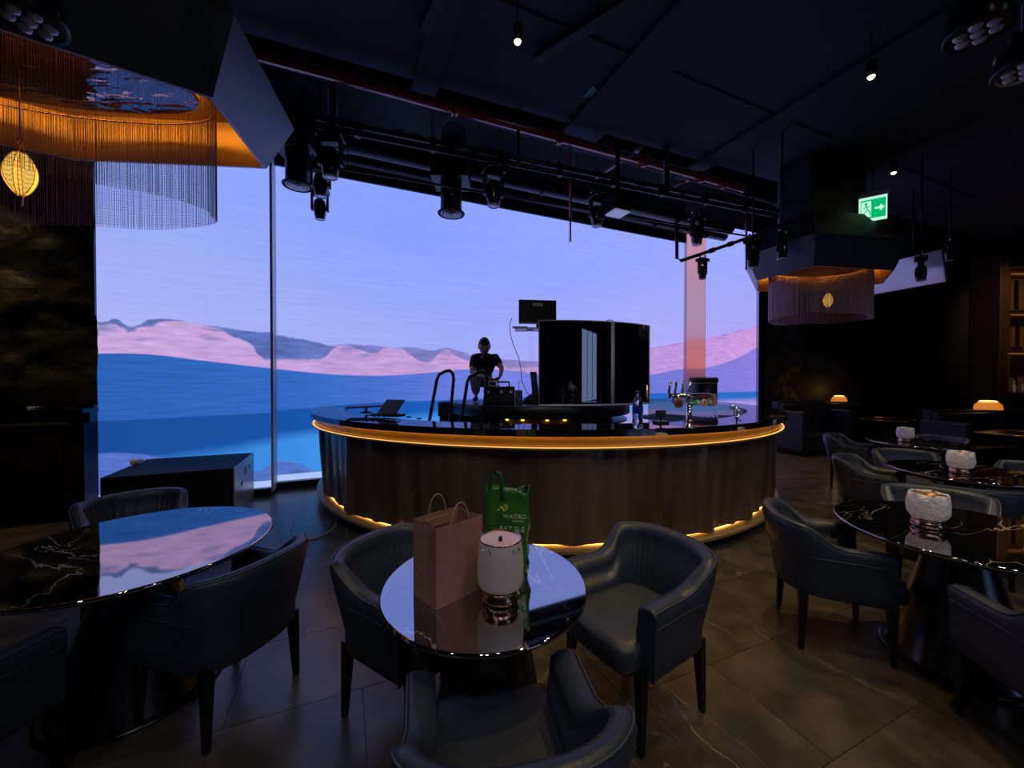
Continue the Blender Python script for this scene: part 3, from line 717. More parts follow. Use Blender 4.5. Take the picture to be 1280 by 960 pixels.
def canopy(label, poly, zr, curtain_z, leaf_at, leafz, top=5.0, clabel='', llabel='', pitch=.0085, rad=.0011):
    n = len(poly); c = Vector((sum(p[0] for p in poly)/n, sum(p[1] for p in poly)/n, zr))
    P = [(x-c.x, y-c.y) for x, y in poly]
    t = thing('hexagonal_canopy', label, 'canopy', c)
    o1 = inset(P, -.155); o2 = inset(P, .05)
    def band(a, za, b, zb, name, m, sm=False):
        mb = MB(); mb.add([(x, y, za) for x, y in a]+[(x, y, zb) for x, y in b], [(i, (i+1) % n, n+(i+1) % n, n+i) for i in range(n)]); return mb.build(name, m, t)
    band(P, 0, o1, .40, 'outer_shell', M_canopy)
    band(o1, .40, o2, .80, 'upper_shell', M_black)
    mb = MB(); mb.prism(inset(P, .3), .80, top-zr-.002); mb.build('riser', M_black, t)
    i1 = inset(P, .02)
    band(P, 0, i1, .0, 'rim', M_frame)
    i2 = inset(P, .05)
    band(i1, 0, i2, .30, 'inner_fascia', M_goldfascia)
    mb = MB(); mb.prism(i2, .30, .32); mb.build('cove_ceiling', M_goldfascia, t)
    i3 = inset(P, .26); i4 = inset(P, .29)
    pl = smooth_loop(i3, 2)
    mb = MB(); mb.prism(pl, .20, .225); mb.build('mirror_ceiling', M_ripple, t)
    L4 = inset(P, .33); mb = MB()
    mb.tube([(x, y, .262) for x, y in L4+[L4[0]]], .014, 8); mb.build('cove_light', M_ledc, t)
    # curtain: a thing hung inside
    lp = smooth_loop(inset(P, .17), 3); m_ = len(lp)
    cu = thing('chain_curtain', clabel, 'curtain', c)
    per = [Vector(p+(0,)) for p in lp]; tot = sum((per[(i+1) % m_]-per[i]).length for i in range(m_))
    mb = MB(); d = 0; i = 0; acc = 0
    k = 0; N_ = int(tot/pitch); zt = .19; zb = curtain_z-zr
    for k in range(N_):
        dd = tot*k/N_
        while acc+(per[(i+1) % m_]-per[i]).length < dd: acc += (per[(i+1) % m_]-per[i]).length; i = (i+1) % m_
        a, b = per[i], per[(i+1) % m_]; q = a.lerp(b, (dd-acc)/max(1e-6, (b-a).length))
        q = q+Vector((random.uniform(-.003, .003), random.uniform(-.003, .003), 0))
        zz = zb+.015*math.sin(dd*3)+.01*math.sin(dd*7)
        mb.tube([(q.x, q.y, zt), (q.x, q.y, zz)], rad, 3, cap=False)
    # cross links every few centimetres make the chain mail
    lv = int((zt-zb)/ .012)
    for j in range(lv):
        z = zb+.03+j*.012
        ring = [(p.x, p.y, z+.015*math.sin(ii)) for ii, p in enumerate(per)]
        mb.tube([(p.x, p.y, z) for p in per+[per[0]]], rad*.7, 3, cap=False)
    o = mb.build('chain_mesh', M_chain, cu); o['kind'] = 'stuff'
    mb = MB(); mb.tube([(p.x, p.y, zt+.003) for p in per+[per[0]]], .006, 6); mb.build('hanging_rail', M_rose, cu)
    # leaf pendant
    lf = thing('leaf_pendant', llabel, 'pendant light', (leaf_at[0], leaf_at[1], leafz))
    s = 1.0
    MB().tube([(0, 0, .28), (0, 0, zr+.20-leafz)], .0025, 6).build('cord', M_rose, lf)
    MB().lathe([(0, .33), (.010, .325), (.013, .30), (.013, .262), (.024, .255), (.022, .245), (0, .244)], 16).build('cap', M_rose, lf)
    for b_ in range(5):
        a = b_*2*pi/5+.4; ca, sa = math.cos(a), math.sin(a); vs = []; fs = []; nu, nv = 12, 6
        for u in range(nu+1):
            tt = u/nu; z = .02+.235*tt; wd = .060*math.sin(pi*min(1, (1-tt)*.93+.07))**.75*(1-.15*tt); ro = .048*math.sin(pi*(tt*.9+.06))
            for v in range(nv+1):
                x = (v/nv-.5)*2*wd; rr = ro-.35*x*x/.06
                vs.append((ca*rr-sa*x, sa*rr+ca*x, z))
        for u in range(nu):
            for v in range(nv): fs.append((u*(nv+1)+v, u*(nv+1)+v+1, (u+1)*(nv+1)+v+1, (u+1)*(nv+1)+v))
        mb = MB(); mb.add(vs, fs, True); bl = mb.build('leaf', M_leaf, lf)
        mb = MB()
        g = lambda tt, xf: (lambda z, wd, ro: (lambda x: (ca*(ro-.35*x*x/.06+.002)-sa*x, sa*(ro-.35*x*x/.06+.002)+ca*x, z))(xf*wd))(.02+.235*tt, .060*math.sin(pi*min(1, (1-tt)*.93+.07))**.75*(1-.15*tt), .048*math.sin(pi*(tt*.9+.06)))
        mb.tube([g(u/10, 0) for u in range(11)], .0022, 4)
        for u in range(1, 9):
            for sg in (-1, 1): mb.tube([g(u/10, 0), g(min(1, u/10+.06), sg*.5), g(min(1, u/10+.09), sg*.98)], .0014, 4)
        mb.tube([g(u/12, -1) for u in range(13)], .002, 4); mb.tube([g(u/12, 1) for u in range(13)], .002, 4)
        v = mb.build('veins', M_leafvein, bl)
    MB().lathe([(0, -.03), (.007, -.03), (.009, .03), (.014, .04), (0, .045)], 12).build('finial', M_rose, lf)
    l = bpy.data.lights.new('leaf_lamp', 'POINT'); l.energy = 1.2; l.color = (1, .6, .2); l.shadow_soft_size = .03
    lo = bpy.data.objects.new('leaf_lamp', l); COL.objects.link(lo); lo.parent = lf; lo.location = (0, 0, .13)
    return t
M_ledc = mat('cove_led', (1, .5, .1), .5, emit=(1, .52, .10), es=9)
M_chain = mat('chain_metal', (.30, .19, .17), .35, metal=.7)
M_leaf = mat('glowing_leaf', (.9, .6, .15), .4, emit=(1, .62, .12), es=.75)
M_leafvein = mat('leaf_vein', (.4, .22, .03), .4, emit=(.6, .30, .03), es=.35)
polyL = [tuple(at_z(266, 122, 3.2).xy), tuple(at_z(333, 211, 3.2).xy), tuple(at_z(95, 201, 3.2).xy), (-4.05, 2.3), (-3.85, 1.45), (-3.1, 1.26)]
canopy('large black faceted canopy with gold-lit inside, upper left', polyL, 3.2, 2.65, (-2.62, 2.08), 2.56,
       clabel='fine bronze chain curtain hanging inside the large left canopy', llabel='golden glowing leaf pendant hanging in the large left canopy')
ctr = (4.85, 6.15)
polyR = [(3.94, 6.26), (4.22, 5.45), (5.56, 5.66), (6.15, 6.45), (5.6, 7.1), (4.4, 7.0)]
canopy('smaller black faceted canopy with gold-lit inside, at right of the screen', polyR, 3.2, 2.58, tuple(at_y(1035, 378, 6.15).xy), 2.72,
       clabel='bronze chain curtain hanging under the smaller right canopy', llabel='small golden leaf pendant inside the smaller right canopy', pitch=.018, rad=.0036)

# ------------------------------------------------------------ bar
BC = Vector((.46, 6.69, 0)); RO, RI = 3.50, 3.08
A0, A1 = math.radians(176), math.radians(176+232)
M_ledge = mat('brass_ledge', (.35, .24, .12), .45, metal=.4)
bar = thing('bar_counter', 'large round bar with black marble top, gold-lit band and bronze fluted skirt', 'bar', BC)
def ring(name, m, r0, r1, z0, z1, n=120, bevel=0, a0=A0, a1=A1):
    rings = []
    for i in range(n+1):
        a = a0+(a1-a0)*i/n; c, s = math.cos(a), math.sin(a)
        rings.append([Vector((r1*c, r1*s, z0)), Vector((r1*c, r1*s, z1)), Vector((r0*c, r0*s, z1)), Vector((r0*c, r0*s, z0))])
    return MB().loft(rings, smooth=False).build(name, m, bar, bevel=0)
ring('countertop', M_bar_marble, RI, RO, 1.13, 1.19)
ring('fascia_band', M_goldfascia, 3.36, 3.43, 1.035, 1.13)
ring('light_shelf', M_goldfascia, 3.36, 3.470, 1.015, 1.03)
ring('led_line_or_fill', M_led, 3.458, 3.471, 1.030, 1.036)
ring('led_line_or_fill', M_ledlow, 3.445, 3.458, 1.124, 1.129)  # hidden strip under the overhang, added to light the fascia band
ring('inner_wall', M_bar_marble, 3.14, 3.2, .0, 1.13)
ring('inner_shelf', M_black, 2.72, 3.14, .78, .84)
ring('plinth', M_blackgloss, 3.1, 3.28, .0, .12)
ring('plinth_ledge', M_ledge, 3.1, 3.425, .12, .145)
ring('led_line_or_fill', M_ledlow, 3.295, 3.305, .150, .158)
ring('skirt_backing', M_black, 3.26, 3.285, .16, 1.01)
# fluted skirt panels: irregular folds
n = 620; folds = []
def fold(a):
    s = a*3.4
    v = .62*(1-2*abs(math.sin(s*3.4+1.3*math.sin(s*1.1))))+.28*(1-2*abs(math.sin(s*8.1+2*math.sin(s*.7))))+.12*math.sin(s*31.0)
    return v
nseg = 15
for p in range(nseg):
    a_s = A0+(A1-A0)*p/nseg+.0001; a_e = A0+(A1-A0)*(p+1)/nseg-.0001; vs = []; fs = []; m_ = 90; kz = 9
    for j in range(kz+1):
        for i in range(m_+1):
            a = a_s+(a_e-a_s)*i/m_; u = j/kz
            # folds swell and fade with height so they read as arched drapes
            ph = fold(a+.01*math.sin(u*3)); am = .058*(.75+.45*math.sin(u*pi*.9+3*math.sin(a*5)))
            r = 3.372+am*ph-.02*(1-u)
            vs.append((r*math.cos(a), r*math.sin(a), .172+(1.013-.172)*u))
    for j in range(kz):
        for i in range(m_):
            q = j*(m_+1)+i; fs.append((q, q+1, q+m_+2, q+m_+1))
    MB().add(vs, fs, True).build('skirt_panel', M_skirt, bar)

# stage platform in the middle
PC = Vector((.46, 6.95, 0)); PR = 1.58; PZ = 1.235
st = thing('stage_platform', 'round dark raised stage platform in the middle of the bar', 'stage', PC)
MB().lathe([(PR-.01, 1.05), (PR, 1.06), (PR, PZ-.01), (PR-.01, PZ)], 72).build('deck', M_blackmetal, st)
MB().lathe([(1.30, 0), (1.30, 1.05)], 60).build('drum', mat('drum_gold', (.20, .13, .06), .4, metal=.3), st)
MB().lathe([(PR-.04, .93), (PR-.04, .96)], 60).build('back_bar_shelf', M_blackgloss, st)
for k, a in enumerate((247, 257, 272, 283)):
    a = math.radians(a)
    o = MB().box(-.022, .022, -.01, .01, .975, 1.02).build('shelf_light', M_sl if k else mat('shelf_glow', (1, .6, .1), .5, emit=(1, .5, .05), es=2.2), st) if k == 0 else None
    if k == 0: M_sl = o.data.materials[0]; base_sl = o
    else: o = base_sl.copy(); COL.objects.link(o)
    o.location = (1.36*math.cos(a), 1.36*math.sin(a), .03); o.rotation_euler = (0, 0, a+pi/2)
# left straight part of the platform
MB().box(-1.68, -.6, -.55, 1.2, 1.0, PZ-.002).build('side_deck', M_black, st, bevel=.006)
MB().box(-1.66, -.75, -.53, 1.1, 0, 1.0).build('side_base', M_black, st)

# DJ booth of curved black glass
BR = 2.1; BX0, BY0 = .38+.30, 5.42+2.078
bo = thing('dj_booth', 'tall curved black mirror-glass booth with silver edges on the stage', 'booth', Vector((BX0, BY0, PZ)))
def arcwall(name, m, a0, a1, r0, r1, z0, z1, n=24):
    rings = []
    for i in range(n+1):
        a = math.radians(a0+(a1-a0)*i/n); c, s = math.cos(a), math.sin(a)
        rings.append([Vector((r1*c, r1*s, z0)), Vector((r1*c, r1*s, z1)), Vector((r0*c, r0*s, z1)), Vector((r0*c, r0*s, z0))])
    mb = MB().loft(rings, smooth=False); mb.sm = [True]*len(mb.sm)
    return mb.build(name, m, bo)
BH = 1.20
def flat_arc(name, m, a0, a1, r, z0, z1, th=.02, n=24):
    vs = []; fs = []
    for i in range(n+1):
        a = math.radians(a0+(a1-a0)*i/n); vs += [(r*math.cos(a), r*math.sin(a), z0), (r*math.cos(a), r*math.sin(a), z1)]
    for i in range(n): fs.append((2*i, 2*i+2, 2*i+3, 2*i+1))
    mb = MB(); mb.add(vs, fs, True)
    vs = [((r-th)/r*x, (r-th)/r*y, z) for x, y, z in vs]; mb.add(vs, [tuple(reversed(f)) for f in fs], True)
    return mb.build(name, m, bo)
AA, AM, AB = 261.9, 291, 312.5
flat_arc('glass_panel', M_mirrorglass, AA, AM-.6, BR, .025, BH-.015)
flat_arc('glass_panel', M_mirrorglass, AM+.6, AB, BR, .025, BH-.015)
arcwall('bottom_trim', M_frame, AA-.4, AB+.4, BR-.03, BR+.012, 0, .022, 40)
arcwall('top_trim', M_frame, AA-.4, AB+.4, BR-.03, BR+.006, BH-.015, BH, 40)
arcwall('edge_trim', M_frame, AA-.4, AA, BR-.04, BR+.006, .022, BH-.015, 1)
arcwall('edge_trim', M_frame, AB, AB+.4, BR-.04, BR+.006, .022, BH-.015, 1)
arcwall('seam_trim', mat('white_seam', (.75, .75, .78), .35), AM-.6, AM+.9, BR-.03, BR+.006, .03, BH-.015, 2)
def v2(a, r): return (r*math.cos(math.radians(a)), r*math.sin(math.radians(a)))
mb = MB(); a, b_, c_, d_ = v2(AA, BR-.03), v2(AA+6, 1.5), v2(AB-6, 1.5), v2(AB, BR-.03)
arc_pts = [v2(AA+(AB-AA)*i/20, BR-.035) for i in range(21)]
mb.prism(arc_pts+[c_, b_], BH-.11, BH-.08); mb.build('table_top', M_blackgloss, bo)
MB().tube([Vector(v2(AA+6, 1.55)+(0,)), Vector(v2(AA+6, 1.55)+(BH-.1,))], .03, 8).build('leg', M_blackmetal, bo)
MB().tube([Vector(v2(AB-6, 1.55)+(0,)), Vector(v2(AB-6, 1.55)+(BH-.1,))], .03, 8).build('leg', M_blackmetal, bo)
# cables heaped on the booth
mb = MB()
for k in range(5):
    pts = []
    for i in range(15):
        u = i/14; a = 285+k*3+u*20; r = BR-.10-.05*k; q = v2(a, r); pts.append((q[0], q[1], BH-.075+(.09+.035*math.sin(k*2.1))*abs(math.sin(u*pi*(1+k % 3)))*(1-.3*u)+.01))
    mb.tube(pts, .006, 5)
tag(mb.build('cable_heap', mat('pale_cable', (.35, .35, .42), .4), loc=(BX0, BY0, PZ)), 'tangle of pale cables lying on top of the black glass booth', 'cables')

# acrylic desk + monitor + laptop stand
dk = thing('acrylic_desk', 'clear acrylic desk with white-edged top left of the black booth', 'desk', at_z(662, 503, PZ))
dkz = at_y(655, 411, dk.location.y).z-PZ
MB().box(-.24, .36, -.18, .22, dkz-.02, dkz).build('desk_top', M_white, dk, bevel=.004)
mb = MB(); mb.box(-.05, .05, -.09, .09, 0, 1.0); mb.v = [(x*1.0+(.10*(1-z)), y, z*(dkz-.02)) for x, y, z in mb.v]; mb.build('leg', M_acrylic, dk)
MB().box(-.02, .25, -.14, .14, 0, .02).build('foot', M_acrylic, dk)
p = Vector(dk.location)
mn = thing('monitor', 'black computer monitor seen from behind with a small white label', 'monitor', (p.x+.13, p.y+.02, PZ+dkz), .12)
MB().box(-.31, .31, -.02, .02, .09, .47).build('screen_back', M_blackmetal, mn, bevel=.008)
MB().box(-.31, .31, -.024, -.018, .075, .105).build('bottom_edge', mat('monitor_chin', (.3, .32, .3), .4), mn)
MB().box(-.08, .08, -.024, -.0205, .37, .415).build('label', M_white, mn)
for k in range(5): MB().box(-.066+k*.027, -.05+k*.027, -.0255, -.0241, .382, .403).build('label_mark', M_black, mn)
MB().tube([(0, .0, .0), (0, 0, .12)], .022, 10).build('stand', M_blackmetal, mn)
MB().box(-.13, .13, -.09, .09, 0, .015).build('stand_foot', M_blackmetal, mn, bevel=.004)
p = at_y(655, 409, dk.location.y-.1); 
tag(MB().box(-.14, .10, -.07, .07, 0, .016).build('keyboard', M_blackmetal, loc=(dk.location.x-.14, dk.location.y-.1, PZ+dkz)), 'flat black keyboard on the acrylic desk left of the monitor foot', 'keyboard')
mb = MB(); pts = [at_y(x, y, 5.95) for x, y in ((640, 397), (637, 405), (638, 418), (642, 432), (648, 446), (651, 460), (652, 475), (657, 488), (664, 497), (668, 500))]
tag(mb.tube(pts, .006, 6).build('hanging_cable', M_black), 'thin dark cable hanging from the acrylic desk down to the stage', 'cable')
sp_ = thing('slim_speaker', 'slim grey upright panel leaning beside the booth left edge', 'speaker', at_z(671, 503, PZ)+Vector((0, .1, 0)), .25)
mb = MB(); mb.box(-.05, .05, -.03, .03, 0, .5); mb.v = [(x-(z*.10), y+z*.05, z) for x, y, z in mb.v]; mb.build('body', mat('grey_panel', (.18, .19, .25), .4), sp_, bevel=.006)
mb = MB(); mb.box(-.052, -.040, -.032, .032, 0, .5); mb.v = [(x-(z*.10), y+z*.05, z) for x, y, z in mb.v]; mb.build('edge', M_black, sp_)

# ladder hand rails
for i, (lb, pts) in enumerate((('left black hooped handrail of the stage steps', [(536, 530), (546, 475), (549, 468), (557, 464), (562, 463), (566, 467), (567, 474), (562, 530)]),
                              ('right black hooped handrail of the stage steps, in front of the crouching man', [(576, 530), (584, 478), (587, 471), (597, 466), (604, 464), (608, 468), (609, 476), (602, 530)]))):
    W = [at_y(x, y, 5.45+(.0 if j < 4 else .12)) for j, (x, y) in enumerate(pts)]
    W = [Vector((W[0].x-.03, W[0].y, .0))]+W+[Vector((W[-1].x-.02, W[-1].y, 0))]
    o = Vector((W[0].x, W[0].y, 0)); t = thing('step_handrail', lb, 'handrail', o, 0)
    MB().tube([q-o for q in W], .023, 12).build('rail', M_blackmetal, t)
    for q in (W[0], W[-1]): MB().lathe([(.05, 0), (.05, .012)], 14).build('foot_plate', M_blackmetal, t, loc=q-o)
# equipment cases on the stage
p = at_z(630, 507, PZ); cx = p.x; cy = 5.85
cs = thing('equipment_case', 'black flight case with top handle in front of the crouching man', 'case', (cx-.05, cy, PZ), .05)
MB().box(-.26, .20, -.13, .13, 0, .27).build('body', M_blackmetal, cs, bevel=.012)
MB().box(-.265, .205, -.135, .135, .19, .205).build('seam', M_frame if 0 else M_blackgloss, cs)
for x in (-.2, .0, .14): MB().box(x-.02, x+.02, -.142, -.128, .17, .215).build('latch', M_frame, cs)
for x0, x1 in ((-.25, -.06), (-.03, .18)): MB().box(x0, x1, -.137, -.129, .03, .16).build('front_panel', M_black, cs, bevel=.003)
MB().tube([(-.04, 0, .27), (-.04, 0, .335), (.12, 0, .335), (.12, 0, .27)], .014, 8).build('handle', M_black, cs)
dv = thing('white_tool_box', 'small pale device on top of the flight case by the man hands', 'box', (cx-.17, cy, PZ+.272), 0)
MB().box(-.07, .05, -.05, .05, 0, .08).build('body', mat('pale_grey', (.35, .37, .45), .4), dv, bevel=.006)
MB().box(-.05, .03, -.052, -.049, .02, .06).build('panel', M_blackgloss, dv)
wl = thing('wireless_receiver', 'small dark receiver with upright antenna right of the flight case', 'device', (cx+.22, cy+.02, PZ), 0)
MB().box(-.06, .05, -.07, .07, 0, .21).build('body', mat('dark_grey', (.08, .08, .1), .4), wl, bevel=.006)
MB().tube([(.0, .0, .2), (.0, .0, .36)], .005, 6).build('antenna', M_black, wl)
bg = thing('cable_bag', 'crumpled black bag of cables on the stage left of the acrylic desk', 'bag', (cx+.45, cy+.12, PZ), 0)
mb = MB(); rings = []
for j in range(7):
    u = j/6; rings.append([Vector(((.17*math.cos(a)*(1-.55*u*u)+.02*math.sin(5*a+j)), (.11*math.sin(a)*(1-.5*u*u)+.015*math.cos(4*a+j)), .13*u+.015*math.sin(3*a+j)*(u > 0))) for a in [2*pi*k/16 for k in range(16)]])
mb.loft(rings).build('body', M_black, bg)
MB().tube([(-.06, 0, .11), (-.03, 0, .17), (.04, 0, .17), (.07, 0, .10)], .008, 6).build('strap', M_black, bg)

# ------------------------------------------------------------ the crouching man
def skin(name, verts, edges, rad, m, parent, sub=2, root=0):
    me = bpy.data.meshes.new(name); me.from_pydata([tuple(v) for v in verts], edges, []); o = bpy.data.objects.new(name, me); COL.objects.link(o)
    o.modifiers.new('skin', 'SKIN'); sd = o.modifiers.new('sub', 'SUBSURF'); sd.levels = sub; sd.render_levels = sub
    for i, v in enumerate(me.skin_vertices[0].data):
        r = rad[i]; v.radius = (r, r) if isinstance(r, (int, float)) else r; v.use_root = (i == root)
    o.modifiers['skin'].use_smooth_shade = True
    dg = bpy.context.evaluated_depsgraph_get(); me2 = bpy.data.meshes.new_from_object(o.evaluated_get(dg)); bpy.data.objects.remove(o)
    o = bpy.data.objects.new(name, me2); COL.objects.link(o); me2.materials.clear(); me2.materials.append(m); o.parent = parent
    for pl_ in me2.polygons: pl_.use_smooth = True
    return o
man = thing('person', 'man crouching on the stage in black t-shirt, looking down at his hands by equipment', 'person', (-.50, 6.55, PZ))
mo = Vector(man.location)
def R(*p): return Vector(p)-mo
hip = R(-.50, 6.86, 1.60); sp1 = R(-.49, 6.80, 1.78); ch = R(-.475, 6.70, 1.93); nk = R(-.465, 6.60, 2.02); hd = R(-.46, 6.54, 2.09)
hl = R(-.60, 6.84, 1.58); kl = R(-.62, 6.40, 1.66); al = R(-.60, 6.52, 1.33); fl = R(-.61, 6.36, 1.275)
hr = R(-.40, 6.84, 1.58); kr = R(-.28, 6.48, 1.34); ar = R(-.33, 6.88, 1.295); fr = R(-.34, 7.02, 1.29)
sl_ = R(-.655, 6.66, 1.965); el = R(-.665, 6.45, 1.71); wl_ = R(-.42, 6.25, 1.645)
sr_ = R(-.285, 6.64, 1.965); er = R(-.165, 6.42, 1.79); wr = R(-.19, 6.22, 1.655)
# one continuous body (skin), clothing as slightly larger children
V_ = [hip, sp1, ch, nk, hd, hl, kl, al, hr, kr, ar, sl_, el, wl_, sr_, er, wr]
E_ = [(0, 1), (1, 2), (2, 3), (3, 4), (0, 5), (5, 6), (6, 7), (0, 8), (8, 9), (9, 10), (2, 11), (11, 12), (12, 13), (2, 14), (14, 15), (15, 16)]
Rd = [(.13, .10), (.12, .09), (.12, .085), .055, .05, .085, .058, .042, .085, .058, .042, .06, .043, .028, .06, .043, .028]
body = skin('body', V_, E_, Rd, M_skin, man)
skin('t_shirt', [hip+Vector((0, -.02, .06)), sp1, ch, nk+Vector((0, .01, -.015)), sl_, sl_.lerp(el, .72), sr_+Vector((0, -.01, .01)), sr_.lerp(er, .72)], [(0, 1), (1, 2), (2, 3), (2, 4), (4, 5), (2, 6), (6, 7)],
     [(.165, .13), (.165, .13), (.185, .14), .088, .084, .064, .090, .064], M_shirt, man)
skin('trousers', [hip, hl, kl, al+Vector((0, 0, .02)), hr, kr, ar, hip+Vector((0, 0, .06))], [(0, 1), (1, 2), (2, 3), (0, 4), (4, 5), (5, 6), (0, 7)],
     [(.160, .13), .12, .098, .072, .12, .09, .066, (.15, .12)], M_jeans, man)
for a_, f_ in ((al, fl), (ar, fr)):
    skin('shoe', [a_+Vector((0, 0, -.01)), a_.lerp(f_, .3)+Vector((0, 0, -.03)), f_+Vector((0, 0, .0)), f_+(f_-a_)*.2+Vector((0, 0, .012))], [(0, 1), (1, 2), (2, 3)], [.045, .042, (.045, .035), (.03, .022)], M_black, man)
# head
def head_mesh():
    bm = bmesh.new(); bmesh.ops.create_uvsphere(bm, u_segments=32, v_segments=24, radius=1)
    for v in bm.verts:
        x, y, z = v.co
        X, Y, Z = x*.076, y*.098, z*.122
        if z < -.1: X *= 1-.30*(-z)**1.3; Y = Y*(1-.15*(-z)) - .012*(-z)      # jaw
        if y < 0:
            if abs(x) < .22 and -.45 < z < .12: Y -= .026*(1-abs(x)/.22)*(1-abs(z+.25)/.38 if abs(z+.25) < .38 else 0)   # nose
            for ex_ in (-.36, .36):
                d = math.hypot(x-ex_, (z-.05)*1.4)
                if d < .22: Y += .014*(1-d/.22)
            d = math.hypot(x*.8, (z+.56)*3)
            if d < .3: Y -= .006*(1-d/.3)
        v.co = (X, Y, Z)
    me = bpy.data.meshes.new('head'); bm.to_mesh(me); bm.free(); me.materials.append(M_skin)
    for p_ in me.polygons: p_.use_smooth = True
    return me
HM = Matrix.Translation(R(-.46, 6.45, 2.155)) @ Matrix.Rotation(.10, 4, 'Z') @ Matrix.Rotation(math.radians(34), 4, 'X') @ Matrix.Scale(1.24, 4)
head = bpy.data.objects.new('head', head_mesh()); COL.objects.link(head); head.parent = man; head.matrix_local = HM
mb = MB()
vs = []; fs = []; nu, nv = 24, 12
for j in range(nv+1):
    th = j/nv*math.radians(112)
    for i in range(nu):
        a = 2*pi*i/nu; x, y, z = math.sin(th)*math.cos(a), math.sin(th)*math.sin(a), math.cos(th)
        lim = 1.0
        if y < -.2: # raise hairline at the face
            thl = min(th, math.radians(58)); x, y, z = math.sin(thl)*math.cos(a), math.sin(thl)*math.sin(a), math.cos(thl)
        k = 1.07+.012*math.sin(9*a+5*th)
        vs.append((x*.078*k, y*.10*k, z*.124*k))
for j in range(nv):
    for i in range(nu): fs.append((j*nu+i, j*nu+(i+1) % nu, (j+1)*nu+(i+1) % nu, (j+1)*nu+i))
h = MB().add(vs, fs, True).build('hair', M_hair, head)
for sx in (-1, 1):
    e_ = MB().lathe([(0, -.012), (.011, -.008), (.011, .008), (0, .012)], 10).build('ear', M_skin, head); e_.location = (sx*.077, .008, -.005); e_.scale = (.8, 1.6, 2.4)
    y_ = MB().lathe([(0, -.010), (.008, -.006), (.010, 0), (.008, .006), (0, .010)], 10).build('eye', mat('eye_white', (.3, .3, .3), .3) if sx < 0 else MATS['eye_white'], head); y_.location = (sx*.027, -.080, .006)
MB().box(-.022, .022, -.092, -.084, -.072, -.064).build('mouth', mat('lips', (.12, .04, .035), .5), head, bevel=.003)
# hands with five fingers around a small tool
def hand(wrist, direction, palm_up, side, parent):
    d = direction.normalized(); s_ = d.cross(palm_up).normalized()*side; u_ = palm_up.normalized()
    Vx = [wrist, wrist+d*.04, wrist+d*.085]; Ex = [(0, 1), (1, 2)]; Rr = [.024, (.036, .018), (.038, .016)]
    o = skin('palm', Vx, Ex, Rr, M_skin, parent)
    for k, ln in enumerate((.070, .078, .073, .058)):
        b0 = wrist+d*.075+s_*(.027-.018*k)
        skin('finger', [b0, b0+d*ln*.45, b0+d*ln*.75-u_*ln*.28, b0+d*ln*.85-u_*ln*.6], [(0, 1), (1, 2), (2, 3)], [.010, .009, .0085, .007], M_skin, o, sub=1)
    b0 = wrist+d*.03+s_*.028
    skin('thumb', [b0, b0+d*.025+s_*.022, b0+d*.05+s_*.026-u_*.02], [(0, 1), (1, 2)], [.013, .011, .009], M_skin, o, sub=1)
hand(wl_, Vector((.85, -.35, -.15)), Vector((0, -.2, 1)), 1, man)
hand(wr, Vector((-.45, -.5, -.5)), Vector((-.2, -.5, 1)), 1, man)
tl_ = tag(MB().tube([(-.06, 0, 0), (.07, 0, .03)], .013, 8).build('hand_tool', M_black, loc=(-.27, 6.13, 1.60)), 'small dark tool held in the hands of the crouching man', 'tool')

# ------------------------------------------------------------ things on the bar
ZB = 1.19
def on_bar(px, py): return at_z(px, py, ZB)
# beer tap tower
p = at_z(861, 535, ZB)
tp = thing('beer_tap_tower', 'chrome T-shaped beer tap tower with upright handles and round badges on the bar', 'beer tap', p, .15)
MB().lathe([(.05, 0), (.05, .012), (.03, .02), (.024, .05), (.022, .26)], 24).build('column', M_chrome, tp)
MB().lathe([(.028, .05), (.034, .06), (.028, .07)], 24, cap=False).build('collar', M_gold, tp)
MB().tube([(-.2, 0, .275), (.2, 0, .275)], .022, 16).build('crossbar', M_chrome, tp)
for k, x in enumerate((-.185, -.13, -.065, -.005)):
    MB().tube([(x, 0, .29), (x, -.005, .32), (x+.004, -.012, .40)], .010, 10, taper=1.3).build('tap_handle', M_chrome, tp)
    MB().tube([(x, -.02, .27), (x, -.06, .26), (x, -.065, .22)], .008, 8).build('spout', M_chrome, tp)
for k, (x, r, c) in enumerate(((-.145, .042, (.30, .10, .05)), (-.028, .028, (.01, .25, .04)), (.028, .026, (.15, .5, .42)), (.085, .030, (.75, .55, .55)), (.135, .030, (.20, .20, .20)))):
    MM = Matrix.Translation((x, -.075, .22)) @ Matrix.Rotation(pi/2, 4, 'X')
    bdg = MB().lathe([(r, 0), (r, .012), (r*.9, .016)], 24, M=MM).build('badge', mat('badge_%d' % k, c, .3), tp)
    inner = {0: (.12, .03, .02), 1: (.7, .75, .7), 2: (.7, .75, .3), 3: (.6, .02, .03), 4: (.45, .45, .45)}[k]
    mm = mat('badge_mark_%d' % k, inner, .4); mb = MB()
    if k == 1: mb.box(x-.020, x+.020, -.093, -.0905, .216, .226)
    elif k == 3:
        mb.box(x-.005, x+.004, -.093, -.0905, .203, .238); mb.box(x-.004, x+.016, -.093, -.0905, .226, .232); mb.box(x-.018, x-.004, -.093, -.0905, .206, .212)
    else: mb.lathe([(r*.55, .0165), (r*.4, .018)], 20, M=MM)
    mb.build('badge_mark', mm, bdg)
MB().box(.19, .215, -.06, .01, .19, .29).build('end_plate', mat('tan_plate', (.45, .28, .18), .4), tp, bevel=.003)
